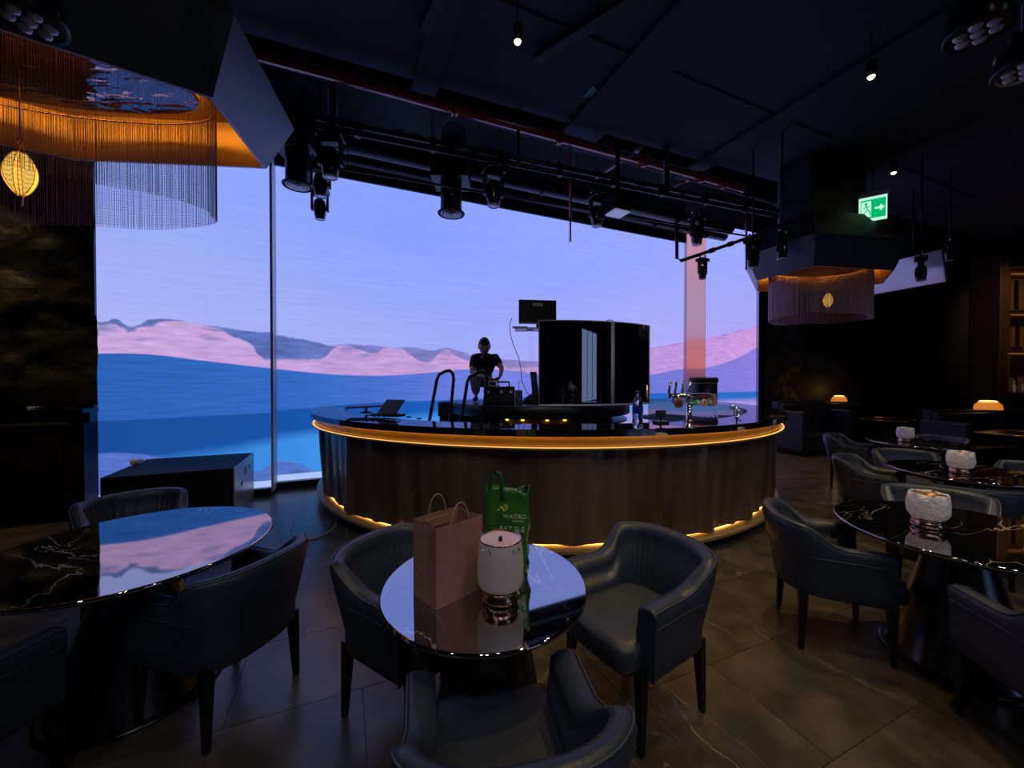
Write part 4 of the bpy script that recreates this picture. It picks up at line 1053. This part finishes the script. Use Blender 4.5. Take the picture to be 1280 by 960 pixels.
# water bottle
p = at_z(797, 535, ZB); b_ = thing('water_bottle', 'large clear plastic water bottle with dark blue label on the bar', 'bottle', p)
MB().lathe([(.036, 0), (.043, .008), (.044, .06), (.041, .075), (.044, .09), (.044, .19), (.040, .23), (.018, .275), (.014, .285), (.014, .30)], 24).build('bottle_body', M_clear, b_)
MB().lathe([(.0448, .125), (.0448, .185)], 24, cap=False).build('bottle_label', M_bluelabel, b_)
MB().lathe([(.016, .295), (.016, .318), (0, .318)], 16).build('cap', mat('blue_cap', (.02, .05, .25), .4), b_)
# pos stand beside it
p = at_z(831, 530, ZB); b_ = thing('card_reader', 'small black card reader on a stand behind the bar rim left of the taps', 'device', p+Vector((0, .1, 0)), .2)
MB().box(-.06, .06, -.05, .05, 0, .02).build('foot', M_blackmetal, b_, bevel=.004); MB().tube([(0, 0, .02), (0, 0, .09)], .01, 8).build('stem', M_blackmetal, b_)
MB().box(-.05, .05, -.012, .012, .05, .12).build('screen', M_blackgloss, b_, bevel=.004)
# small faucet
p = at_z(921, 522, ZB); b_ = thing('small_faucet', 'small chrome faucet on the right inner rim of the bar', 'faucet', p)
MB().lathe([(.022, 0), (.022, .01), (.012, .02), (.012, .13)], 16).build('column', M_chrome, b_)
MB().tube([(0, 0, .12), (-.05, -.01, .14), (-.06, -.01, .11)], .008, 8).build('spout', M_chrome, b_)
MB().tube([(0, 0, .07), (.05, 0, .085)], .007, 8).build('lever', M_chrome, b_); MB().tube([(0, 0, .03), (.05, 0, .035)], .007, 8).build('lever', M_chrome, b_)
# black drum on the far right side of the bar
p = at_y(879, 498, 7.55); b_ = thing('ice_bucket', 'round black lidded drum on the far side of the bar behind the taps', 'bucket', (p.x, p.y, ZB))
MB().lathe([(.24, 0), (.245, .02), (.245, .36)], 40).build('body', M_blackmetal, b_)
MB().lathe([(.252, .36), (.26, .38), (.26, .43), (.24, .46), (0, .465)], 40).build('lid', M_black, b_)
MB().lathe([(.247, .345), (.25, .35), (.247, .355)], 40, cap=False).build('band', M_frame, b_)
# long sloping tray inside
p = at_y(835, 512, 4.9)
# laptops / tablets at the left
p = at_z(467, 516, ZB); b_ = thing('flat_tablet', 'flat black tablet propped nearly level on the left end of the bar', 'tablet', (p.x, p.y, ZB), .2)
mb = MB(); mb.box(-.30, .14, -.13, .13, .075, .09); mb.v = [(x, y, z+x*.03) for x, y, z in mb.v]; mb.build('screen', M_black, b_, bevel=.003)
MB().lathe([(.07, 0), (.07, .012), (.015, .02), (.015, .08)], 16).build('stand', M_blackmetal, b_, loc=(-.09, 0, 0))
p = at_z(490, 521, ZB); b_ = thing('till_screen', 'tilted black till screen with messy cables on the left of the bar', 'screen', (p.x, p.y, ZB), -.45)
mb = MB(); mb.box(-.13, .13, -.009, .009, 0, .22); mb.v = [(x, y-.10+z*.75, .03+z*.72) for x, y, z in mb.v]; mb.build('screen', M_black, b_, bevel=.002)
MB().box(-.09, .09, -.02, .12, 0, .03).build('foot', M_blackmetal, b_, bevel=.006)
mb = MB()
for k in range(7):
    pts = [(-.18+.33*i/10+.02*math.sin(k), -.06-.02*k+.04*math.sin(i*1.3+k*2), .012+.035*abs(math.sin(i*.8+k))) for i in range(11)]; mb.tube(pts, .006, 5)
mb.build('cables', M_black, b_)
for x, y in ((511, 522), (524, 524)):
    p = at_z(x, y, ZB); tag(MB().lathe([(.025, 0), (.03, .006), (.02, .014), (0, .015)], 16).build('coaster', M_black, loc=p), 'tiny dark disc on the bar, %s of the pair right of the till screen' % ('left' if x < 515 else 'right'), 'coaster')

# ------------------------------------------------------------ chairs
def plan(t):
    # t in [-1,1], arm front left -> back -> arm front right. local: faces +y
    a, b, yc, yf = .275, .26, -.02, .235
    Ls = yf-yc; La = .43; tot = Ls+La
    d = abs(t)*tot; sg = 1 if t > 0 else -1
    if d <= La:
        th = d/La*pi/2; e = 2/2.7
        x = a*math.sin(th)**e; y = yc-b*math.cos(th)**e
        dx = a*e*max(1e-4, math.sin(th))**(e-1)*math.cos(th); dy = b*e*max(1e-4, math.cos(th))**(e-1)*math.sin(th)
        nx, ny = dy, -dx
    else:
        x = a+.010*(d-La)/Ls; y = yc+(d-La); nx, ny = 1, 0
    l = math.hypot(nx, ny); return Vector((sg*x, y, 0)), Vector((sg*nx/l, ny/l, 0))
def chair_proto():
    t = thing('tub_chair', 'x', 'chair', (0, 0, 0), 0, 'dark leather tub chairs')
    N_ = 150; rings = []
    for i in range(N_+1):
        u = -1+2*i/N_; p, nn = plan(u); au = abs(u)
        k = 0 if au < .38 else (1 if au > .66 else (au-.38)/.28); k = k*k*(3-2*k)
        zt = .768-.12*k - (.012*(au/.38)**2 if au < .38 else .012)
        rec = .055*(1-k)**1.2; arm = k
        endf = 1.0
        e_ = max(0, (au-.955)/.045); inn = .045*e_*e_   # rounded arm fronts
        th = .055+.025*arm
        pl = 0
        if au < .60:
            fade = 1 if au < .5 else (.6-au)/.1
            pl = .007*abs(math.sin(u*pi*17))*fade
        zt -= .03*e_*e_
        pr = [(-.006+inn*.3, .335), (0.002, .345), (.004, .42), (.008+rec*.5, .56), (.014+rec, zt-.035), (.006+rec, zt-.010), (-.012+rec, zt), (-th*.6+rec, zt-.002), (-th+rec, zt-.018), (-th-.004+rec+pl*.5, zt-.05),
              (-th-.006+rec*.7+pl, zt-.12), (-th-.010+rec*.35+pl, (zt+.45)/2), (-th-.012+pl*.6, .46), (-th-.010, .38), (-.03, .335)]
        rings.append([p+nn*o-Vector((0, inn*.6, 0))+Vector((0, 0, z)) for o, z in pr])
    mb = MB().loft(rings); sh = mb.build('shell', M_leather, t)
    # seam line on the outside and piping along the top
    mb = MB(); pts = []
    for i in range(0, N_+1, 2):
        pts.append(rings[i][5]+Vector((0, 0, .004)))
    mb.tube(pts, .0035, 6); mb.build('piping', M_piping, t)
    mb = MB(); pts = []
    for i in range(0, N_+1, 3):
        u = abs(-1+2*i/N_); r3 = rings[i][3]; p, nn = plan(-1+2*i/N_); pts.append(r3+nn*.001+Vector((0, 0, -.0+.02*(1-u))))
    mb.tube(pts, .0025, 5); mb.build('seam', M_piping, t)
    # seat cushion
    vs = []
    loop = []
    for i in range(41):
        u = -1+2*i/40; p, nn = plan(u); loop.append(p-nn*.062)
    loop = [Vector((.205, .30, 0)), Vector((.10, .315, 0)), Vector((0, .318, 0)), Vector((-.10, .315, 0)), Vector((-.205, .30, 0))]+loop
    loop = loop[:5]+[q if True else q for q in loop[5:]]
    rings2 = []
    c = Vector((0, .03, 0))
    for sc, z in ((.96, .34), (.995, .36), (1.0, .40), (.995, .435), (.965, .455), (.80, .466), (.45, .472), (.1, .474)):
        rings2.append([c+(q-c)*sc+Vector((0, 0, z)) for q in loop])
    MB().loft(rings2).build('seat', M_seatleather, t)
    # legs
    for sx, sy in ((-1, 1), (1, 1), (-1, -1), (1, -1)):
        x, y = sx*.222, (.215 if sy > 0 else -.195)
        rg = []
        for z, w_, sh_ in ((0, .013, 1), (.36, .024, 0)):
            cx = x+sx*.012*sh_; cy = y+sy*.012*sh_
            rg.append([Vector((cx+a*w_, cy+b*w_, z)) for a, b in ((-1, -1), (1, -1), (1, 1), (-1, 1))])
        MB().loft(rg, smooth=False).build('leg', M_leg, t, bevel=.004)
    return t
proto = chair_proto()
chairs = [
 ((-.50, 1.93), (.86, -.51), 'dark leather tub chair on the left of the centre table, behind the brown bag'),
 ((.62, 1.95), (-.85, -.52), 'dark leather tub chair on the right of the centre table, pleated back facing us'),
 ((-.02, 1.13), (-.20, .98), 'nearest tub chair at the bottom centre, seen from above with its back to us'),
 ((-2.62, 2.68), (.67, -.64), 'dark tub chair on the far side of the left table, before the black box'),
 ((-1.44, 1.93), (-.957, .29), 'dark tub chair right of the left table, back turned towards the centre'),
 ((-2.06, 1.33), (.10, .98), 'dark tub chair cut by the left frame edge below the left table'),
 ((2.00, 2.44), (.93, -.36), 'dark tub chair on the left side of the front right table, seen from outside'),
 ((2.32, 1.57), (.20, .98), 'dark tub chair at the lower right corner, below the front right table'),
 ((3.10, 2.80), (-.65, -.72), 'tub chair with pleated back just beyond the front right marble table'),
 ((3.86, 4.12), (.62, -.75), 'tub chair in profile on the left side of the middle right table'),
 ((3.72, 3.22), (.62, .78), 'tub chair on the near side of the middle right table, back to us'),
 ((5.05, 3.78), (-.9, -.2), 'tub chair right of the middle right table, near the right frame edge'),
 ((5.15, 5.85), (.6, -.75), 'tub chair on the far left of the rear right table, beside the aisle'),
 ((6.25, 5.75), (-1, -.3), 'pleated tub chair behind the rear right table wrapped lamp'),
 ((4.62, 4.44), (-.3, -.95), 'tub chair on the far side of the middle right table'),
]
for i, ((x, y), (fx, fy), lb) in enumerate(chairs):
    if i == 0:
        proto.location = (x, y, 0); proto.rotation_euler = (0, 0, facing(fx, fy)); proto['label'] = lb
    else: dup(proto, (x, y, 0), facing(fx, fy), lb)

# ------------------------------------------------------------ tables
def table(label, x, y, r, struts=False, topr=.16, botr=.27, rz=0):
    t = thing('marble_table', label, 'table', (x, y, 0), rz, 'round black marble tables')
    MB().lathe([(r-.06, .712), (r-.022, .722), (r-.004, .734), (r, .740), (r-.003, .747), (r-.008, .75)], 96).build('tabletop', M_marble, t)
    MB().lathe([(r-.11, .690), (r-.085, .712)], 72).build('under_plate', M_blackgloss, t)
    k = 36; rings = []
    for rr, z in ((botr, .018), (botr*.97, .03), (topr, .60), (topr*.9, .69)):
        rings.append([Vector((rr*(1+.0*math.cos(6*a))*math.cos(a), rr*math.sin(a), z)) for a in [2*pi*i/k for i in range(k)]])
    MB().loft(rings).build('pedestal', M_cone, t)
    MB().lathe([(botr+.03, 0), (botr+.03, .012), (botr+.02, .018)], 48).build('base_plate', M_blackgloss, t)
    if struts:
        for i in range(4):
            a = i*pi/2+.5
            MB().tube([(topr*.9*math.cos(a), topr*.9*math.sin(a), .56), ((r*.52)*math.cos(a), (r*.52)*math.sin(a), .70)], .011, 8).build('strut', M_rose, t)
    return t
ct = table('round black marble table at the centre carrying the bags and lamp', -.102, 1.631, .423, rz=.3)
for k in kids(ct):
    if k.name.startswith('tabletop'): k.rotation_euler = (math.radians(1.6)*math.cos(.3), -math.radians(1.6)*math.sin(.3), 0); k.location = (-math.sin(math.radians(1.6))*-.75*math.sin(.3)*-1, .75*math.sin(math.radians(1.6))*math.cos(.3), .75-.75*math.cos(math.radians(1.6)))
table('large round black marble table at left, reflecting the dune screen', -1.945, 2.01, .60, topr=.15, botr=.33, rz=1.1)
table('round black marble table at front right with wrapped lamp', 2.54, 2.2, .55, True, .14, .30, rz=-1.0)
table('middle round marble table on the right, second from the front', 4.22, 3.62, .52, True, .14, .28, rz=2)
table('rear round marble table on the right, third from the front', 5.55, 5.3, .52, True, .14, .28, rz=.4)

# lamps on tables
def table_lamp(label, x, y, wrapped, s=1, rz=0):
    t = thing('table_lamp', label, 'lamp', (x, y, .75), rz)
    if not wrapped: t.location.z = .747
    MB().lathe([(0, 0), (.058, 0), (.070, .008), (.074, .022), (.068, .034), (.064, .040), (.070, .048), (.072, .058), (.060, .066)], 40).build('base', M_rose, t)
    if wrapped:
        rings = []
        prof = [(.062, .050), (.078, .062), (.089, .085), (.092, .12), (.090, .155), (.083, .195), (.080, .198), (.083, .15)]
        for j, (r, z) in enumerate(prof):
            rings.append([Vector(((r+.0018*math.sin(7*a+j*2)+.0012*math.sin(17*a-j))*math.cos(a), (r+.0018*math.sin(7*a+j*2))*math.sin(a), z+.002*math.sin(5*a+j)*(j > 4))) for a in [2*pi*i/64 for i in range(64)]])
        MB().loft(rings, cap=False).build('wrapped_shade', M_wrap, t)
        MB().lathe([(.082, .19), (.077, .18), (.0, .172)], 40, cap=False).build('inner_disc', mat('lamp_inside', (.25, .12, .07), .3, metal=.6) if 'lamp_inside' not in MATS else MATS['lamp_inside'], t)
    else:
        MB().lathe([(.070, .056), (.083, .064), (.089, .082), (.090, .14), (.086, .19), (.081, .235), (.077, .24)], 48, cap=False).build('shade', M_frost, t)
        MB().lathe([(.079, .236), (.0, .228)], 48, cap=False).build('lid', M_lid, t)
        MB().lathe([(.078, .233), (.0825, .238), (.081, .243), (.076, .238)], 48, cap=False).build('rim', M_rose, t)
        MB().box(-.007, .007, -.007, .007, .228, .245).build('knob', M_blackmetal, t)
        mb = MB()
        for a in (3.8, 4.2, 5.3, 5.6): mb.tube([(.0835*math.cos(a), .0835*math.sin(a), .224), (.0862*math.cos(a+.12), .0862*math.sin(a+.12), .213)], .0035, 6)
        mb.build('rivets', M_chrome, t)
table_lamp('frosted table lamp with rose-gold base on the centre table', -.045, 1.50, False)
table_lamp('plastic-wrapped table lamp on the front right table, largest of the three', 2.41, 2.24, True, rz=.3)
table_lamp('plastic-wrapped table lamp on the middle right table', 4.09, 3.53, True, rz=1.4)
table_lamp('plastic-wrapped table lamp on the rear right table, smallest of three', 5.40, 5.32, True, rz=2.2)

# brown paper bag
g0, g1, g2 = at_z(545, 762, .75), at_z(515, 748, .75), at_z(602, 734, .75)
ax = Vector((g2.x-g0.x, g2.y-g0.y, 0)).normalized(); ang = math.atan2(ax.y, ax.x)
bg = thing('paper_bag', 'brown paper carrier bag with twisted handles on the centre table', 'bag', (g0.x, g0.y, .7475), ang)
W_, Dp, H_ = .225, .160, .300
def bagpoly(z, fl=1.0):
    k = z/H_; gus = .022*k*fl
    return [Vector((0, 0, z)), Vector((W_*.5, -.004*k, z)), Vector((W_, 0, z)), Vector((W_-gus, Dp/2, z)), Vector((W_, Dp, z)), Vector((W_*.5, Dp+.004*k, z)), Vector((0, Dp, z)), Vector((gus, Dp/2, z))]
mb = MB().loft([bagpoly(H_*j/6) for j in range(7)], cap=False, smooth=False)
mb.add(bagpoly(0), [tuple(range(8))]); o = mb.build('paper_body', M_paper, bg)
ms = o.modifiers.new('thick', 'SOLIDIFY'); ms.thickness = .0015
mb = MB()
inn = lambda z: [Vector((min(max(q.x, .003), W_-.003), min(max(q.y, .003), Dp-.003), z)) for q in bagpoly(z)]
mb.loft([inn(H_*.55), inn(H_-.003)], cap=False, smooth=False).build('lining', M_paperin, bg)
for yy in (.004, Dp-.004):
    pts = [(W_*.5+.045*math.cos(a), yy+(.003 if yy > .05 else -.003), H_-.03+ (.105*math.sin(a) if a not in (0, pi) else 0)) for a in [pi*i/14 for i in range(15)]]
    MB().tube([(pts[0][0], pts[0][1], H_-.05)]+pts+[(pts[-1][0], pts[-1][1], H_-.05)], .0028, 8).build('handle', M_twine, bg)
    MB().box(W_*.5-.06, W_*.5+.06, yy-.002+(.0 if yy < .05 else -.002), yy+.002, H_-.055, H_-.02).build('handle_patch', M_paperin, bg)
MB().box(.018, W_-.018, .012, Dp-.012, .0, .02).build('bottom_board', M_paper, bg)
# green plastic bag
gp = at_y(632, 690, 1.86)
gb = thing('green_bag', 'green plastic supermarket bag with white lettering on the centre table', 'bag', (gp.x+.01, 1.83, .757), -.12)
rings = []
import mathutils
for j in range(13):
    u = j/12; hw_, hd_ = .095+.012*u, .062*(1-.55*u)
    rg = []
    for i in range(40):
        a = 2*pi*i/40; ex = .55
        x = hw_*abs(math.cos(a))**ex*(1 if math.cos(a) > 0 else -1); y = hd_*abs(math.sin(a))**ex*(1 if math.sin(a) > 0 else -1)
        nz_ = mathutils.noise.noise(Vector((x*22, y*22, u*5)))*.012*(u > 0)
        rg.append(Vector((x+nz_, y+nz_*.9, .335*u+ (.016*math.sin(3*a+1)*(u > .9)))))
    rings.append(rg)
mb = MB().loft(rings, cap=False); mb.add(rings[0], [tuple(range(40))]); o = mb.build('bag_body', M_green, gb)
ms = o.modifiers.new('thick', 'SOLIDIFY'); ms.thickness = .0012
# hem and handles
mb = MB()
def strap(pts, wdt, name, m):
    vs = []; fs = []
    for (x, y, z) in pts: vs += [(x-wdt/2, y, z), (x+wdt/2, y, z)]
    for i in range(len(pts)-1): fs.append((2*i, 2*i+1, 2*i+3, 2*i+2))
    o = MB().add(vs, fs, True).build(name, m, gb); s = o.modifiers.new('thick', 'SOLIDIFY'); s.thickness = .002; return o
strap([(-.075, -.022, .30), (-.078, -.03, .35), (-.070, -.032, .395), (-.052, -.032, .418), (-.033, -.034, .41), (-.024, -.036, .38), (-.022, -.040, .33), (-.018, -.040, .285)], .020, 'handle', M_dkgreen)
strap([(.02, -.020, .30), (.045, -.012, .325), (.070, .0, .345), (.092, .005, .345), (.098, .008, .325), (.098, .010, .29)], .024, 'handle', M_dkgreen)
mb = MB()
for k in range(4):
    x0 = -.085+k*.045
TM = lambda x, z: Matrix.Translation((x, -.0735, z)) @ Matrix.Rotation(pi/2, 4, 'X')
text_mesh('lettering', 'WAITRO', .027, M_text_w, gb, TM(.042, .215), .0015)
text_mesh('lettering', '& PARTNERS', .009, M_textg, gb, TM(.058, .201), .0015)
text_mesh('lettering', 'EAT SLE', .033, M_text_w, gb, TM(.030, .155), .0015)
mb = MB()
for k in range(9):
    a = random.uniform(-.9, .9); cx_, cz_ = random.uniform(-.045, .0)+.01, random.uniform(.24, .275)
    mb.box(-.007, .007, -.0745, -.0725, -.0018, .0018, M=Matrix.Translation((cx_, 0, cz_)) @ Matrix.Rotation(a, 4, 'Y'))
mb.build('printed_marks', mat('yellow_print', (.75, .8, .12), .4), gb)

# ------------------------------------------------------------ black box by the screen and floor cable
c0 = at_z(293, 585, .61); bx = thing('stage_box', 'low black stage box at left in front of the screen, pale right end', 'box', (c0.x, c0.y, 0), SL)
MB().box(-1.13, -.012, 0, 1.02, 0.0, .61).build('body', M_black, bx, bevel=.006)
MB().box(-.012, .0, .0, 1.02, .0, .61).build('side_panel', mat('pale_side_panel', (.30, .31, .36), .3, ior=1.6), bx, bevel=.003)
for y, z, a, b_ in ((.30, .33, .08, .05), (.50, .42, .05, .10), (.72, .45, .06, .05), (.30, .2, .05, .03)):
    MB().box(-.001, .003, y, y+a, z, z+b_).build('socket_cutout', M_black, bx)
p = at_z(171, 580, .61); tag(MB().lathe([(.055, 0), (.058, .004), (.058, .05), (.05, .055), (0, .055)], 28).build('cup_lid', M_white, loc=p), 'small pale round tub on top of the low black stage box', 'tub')
pts = [at_z(x, y, .008) for x, y in ((421, 650), (420, 657), (414, 663), (405, 669), (393, 673), (378, 676))]
tag(MB().tube(pts, .008, 6).build('floor_cable', mat('beige_cable', (.35, .28, .2), .5)), 'thin beige cable on the floor beside the bar plinth at left', 'cable')

# ------------------------------------------------------------ banquettes, side tables, amber lamps
M_banq = mat('dark_banquette_leather', (.012, .015, .025), .5)
def banquette(label, x, y, rz, w_, seat_d=.65, back_h=1.0, arms=True):
    t = thing('banquette', label, 'sofa', (x, y, 0), rz)
    MB().box(-w_/2, w_/2, -seat_d, 0, .10, .30).build('base', M_banq, t, bevel=.015)
    n_ = max(1, round(w_/.7)); sw = (w_-.02)/n_
    for k in range(n_):
        x0 = -w_/2+.01+k*sw
        MB().box(x0+.004, x0+sw-.004, -seat_d-.02, -.14, .30, .44).build('seat_cushion', M_banq, t, bevel=.03, segs=3)
        MB().box(x0+.004, x0+sw-.004, -.18, -.04, .44, back_h-.04).build('back_cushion', M_banq, t, bevel=.03, segs=3)
    MB().box(-w_/2, w_/2, -.06, .10, .10, back_h).build('back', M_banq, t, bevel=.02)
    if arms:
        for sx in (-1, 1): MB().box(sx*w_/2-.06, sx*w_/2+.06, -seat_d, .10, .10, back_h-.18 if arms == 1 else back_h).build('arm', M_banq, t, bevel=.03, segs=3)
    for sx in (-1, 1):
        for yy in (-seat_d+.08, 0): MB().lathe([(.02, 0), (.028, .11)], 12).build('foot', M_leg, t, loc=(sx*(w_/2-.08), yy, 0))
    return t
banquette('dark sofa beside the right end of the bar, below the rough stone strip', 6.55, 8.85, .30, 1.4, back_h=1.12)
banquette('long dark banquette at the far wall under the smaller amber lamp', 8.9, 9.75, .05, 2.2, back_h=1.06)
banquette('dark high-backed banquette at far right under the larger amber lamp', 9.05, 7.30, .05, 2.6, back_h=1.04)
def side_table(label, x, y, rz, w_, d_):
    t = thing('side_table', label, 'table', (x, y, 0), rz)
    MB().box(-w_/2, w_/2, -d_/2, d_/2, .715, .745).build('tabletop', M_blackgloss, t)
    mb = MB()
    q = [(-w_/2, -d_/2), (w_/2, -d_/2), (w_/2, d_/2), (-w_/2, d_/2)]
    for i in range(4):
        a, b = q[i], q[(i+1) % 4]; mb.tube([(a[0], a[1], .742), (b[0], b[1], .742)], .010, 6)
    mb.build('brass_edge', M_gold, t)
    MB().lathe([(.22, 0), (.22, .015), (.04, .03), (.035, .715)], 24).build('pedestal', M_blackmetal, t)
side_table('square dark table with thin brass edge before the far banquette', 8.2, 8.45, .5, .80, .70)
side_table('dark table with thin brass edge at far right under the larger amber lamp', 8.15, 6.2, .35, .9, .7)
def amber(label, x, y, z, s):
    t = thing('amber_lamp', label, 'lamp', (x, y, z)); 
    MB().lathe([(.165*s, .0), (.168*s, .02*s), (.155*s, .085*s), (.12*s, .12*s)], 32, cap=False).build('shade', M_amber, t)
    MB().lathe([(.166*s, .0), (.12*s, -.002+.004), (0, .004)], 32, cap=False).build('base', M_blackmetal, t)
    MB().lathe([(.10*s, .125*s), (.115*s, .135*s), (.09*s, .155*s), (0, .16*s)], 32).build('cap', M_ambertop, t)
    l = bpy.data.lights.new('amber_bulb', 'POINT'); l.energy = 2; l.color = (1, .5, .15); l.shadow_soft_size = .1
    lo = bpy.data.objects.new('amber_bulb', l); COL.objects.link(lo); lo.parent = t; lo.location = (0, 0, .3)
amber('small amber glass lamp glowing on the far banquette back', 8.25, 9.78, 1.062, .95)
amber('larger amber glass lamp glowing on the right banquette back', 9.0, 7.33, 1.042, 1.1)
# tilted glossy white board
p = at_y(1141, 340, 7.0)
t = thing('tilted_board', 'tilted pale board hanging behind a moving head, right of the small canopy', 'board', p)
nrm = Vector((-1.66, -.51, -.39)).normalized(); qv = nrm.to_track_quat('-Y', 'Z').to_matrix().to_4x4()
mb = MB(); mb.box(-.66, .42, -.02, .02, -.27, .27, M=qv); mb.build('board', mat('pale_gloss_board', (.34, .36, .45), .12, ior=3.0), t)
mb = MB()
for x0, x1, z0, z1 in ((-.69, .45, .27, .29), (-.69, .45, -.29, -.27), (-.69, -.66, -.27, .27), (.42, .45, -.27, .27)): mb.box(x0, x1, -.03, .025, z0, z1, M=qv)
mb.build('frame', M_blackmetal, t)
MB().tube([(0, 0, .25), (0, 0, 5.0-p.z)], .012, 8).build('hanging_rod', M_blackmetal, t)

# backlit bottle shelf at far right
sx0 = at_y(1226, 400, e.y+.1).x; sy = e.y+.05
sh = thing('display_shelf', 'tall bronze display shelf with warm backlight at the far right wall', 'shelf', (sx0, sy, 0))
M_brz = mat('bronze_dark', (.12, .06, .04), .4, metal=.6); M_bronzel = mat('bronze_panel', (.30, .17, .08), .35, metal=.5, bump=.3, bscale=20)
MB().box(-.25, -.05, -.55, .08, 0, 4.7).build('side_post', M_brz, sh, bevel=.01)
MB().box(-.05, 2.0, .04, .08, 0.9, 4.6).build('back_panel', M_bronzel, sh)
for k, z in enumerate((1.25, 2.30, 3.30, 4.35)): MB().box(-.05, 2.0, -.45, .04, z, z+.04).build('shelf_board', M_brz, sh)
for k in range(4):
    x = .12+k*.52
    for j, z in enumerate((1.29, 2.34, 3.34)): MB().box(x-.02, x+.05, -.42, -.36, z, z+.96).build('upright', M_brz if (j+k) % 3 else M_gold, sh)
    MB().box(x+.08, x+.40, -.02, .03, 1.45+1.0*(k % 2), 2.2+1.0*(k % 2)).build('niche_panel', M_bronzel, sh)
MB().box(-.05, 2.0, -.5, .08, 0, 1.25).build('lower_cabinet', M_black, sh)
for z in (2.27, 3.27, 4.32): MB().box(0, 1.95, -.02, .0, z, z+.015).build('shelf_light', M_slm if 'M_slm' in globals() else mat('shelf_strip', (1, .5, .2), .5, emit=(1, .45, .12), es=.3), sh)
bt = None
for k in range(4):
    x = sx0+.2+k*.23; t = thing('shelf_bottle', ['first glass bottle from the left on the lowest board of the backlit shelf', 'second glass bottle from the left on the lowest shelf board', 'third glass bottle from the left on the lowest shelf board', 'fourth glass bottle on the lowest board of the backlit shelf'][k], 'bottle', (x, sy-.3, 1.29), 0, 'glass bottles on the lowest shelf board')
    MB().lathe([(.035, 0), (.037, .01), (.037, .17), (.014, .22), (.014, .28), (0, .28)], 16).build('glass', M_lens, t); MB().lathe([(.016, .265), (.016, .30), (0, .30)], 12).build('stopper', M_gold, t)

# bright glazed window in the wall behind the camera (seen only mirrored in the booth)
wn = struct(MB().box(6.6, 10.9, -6.0, -5.98, .6, 4.0), 'window_1', mat('daylit_glass', (.5, .6, .8), .3, emit=(.30, .42, .78), es=1.0))
for x in (6.55, 8.0, 9.5, 10.95): MB().box(x-.05, x+.05, -5.98, -5.9, .55, 4.05).build('mullion', M_blackmetal, wn)
for z in (.55, 4.0): MB().box(6.5, 11, -5.98, -5.9, z-.03, z+.03).build('window_rail', M_blackmetal, wn)
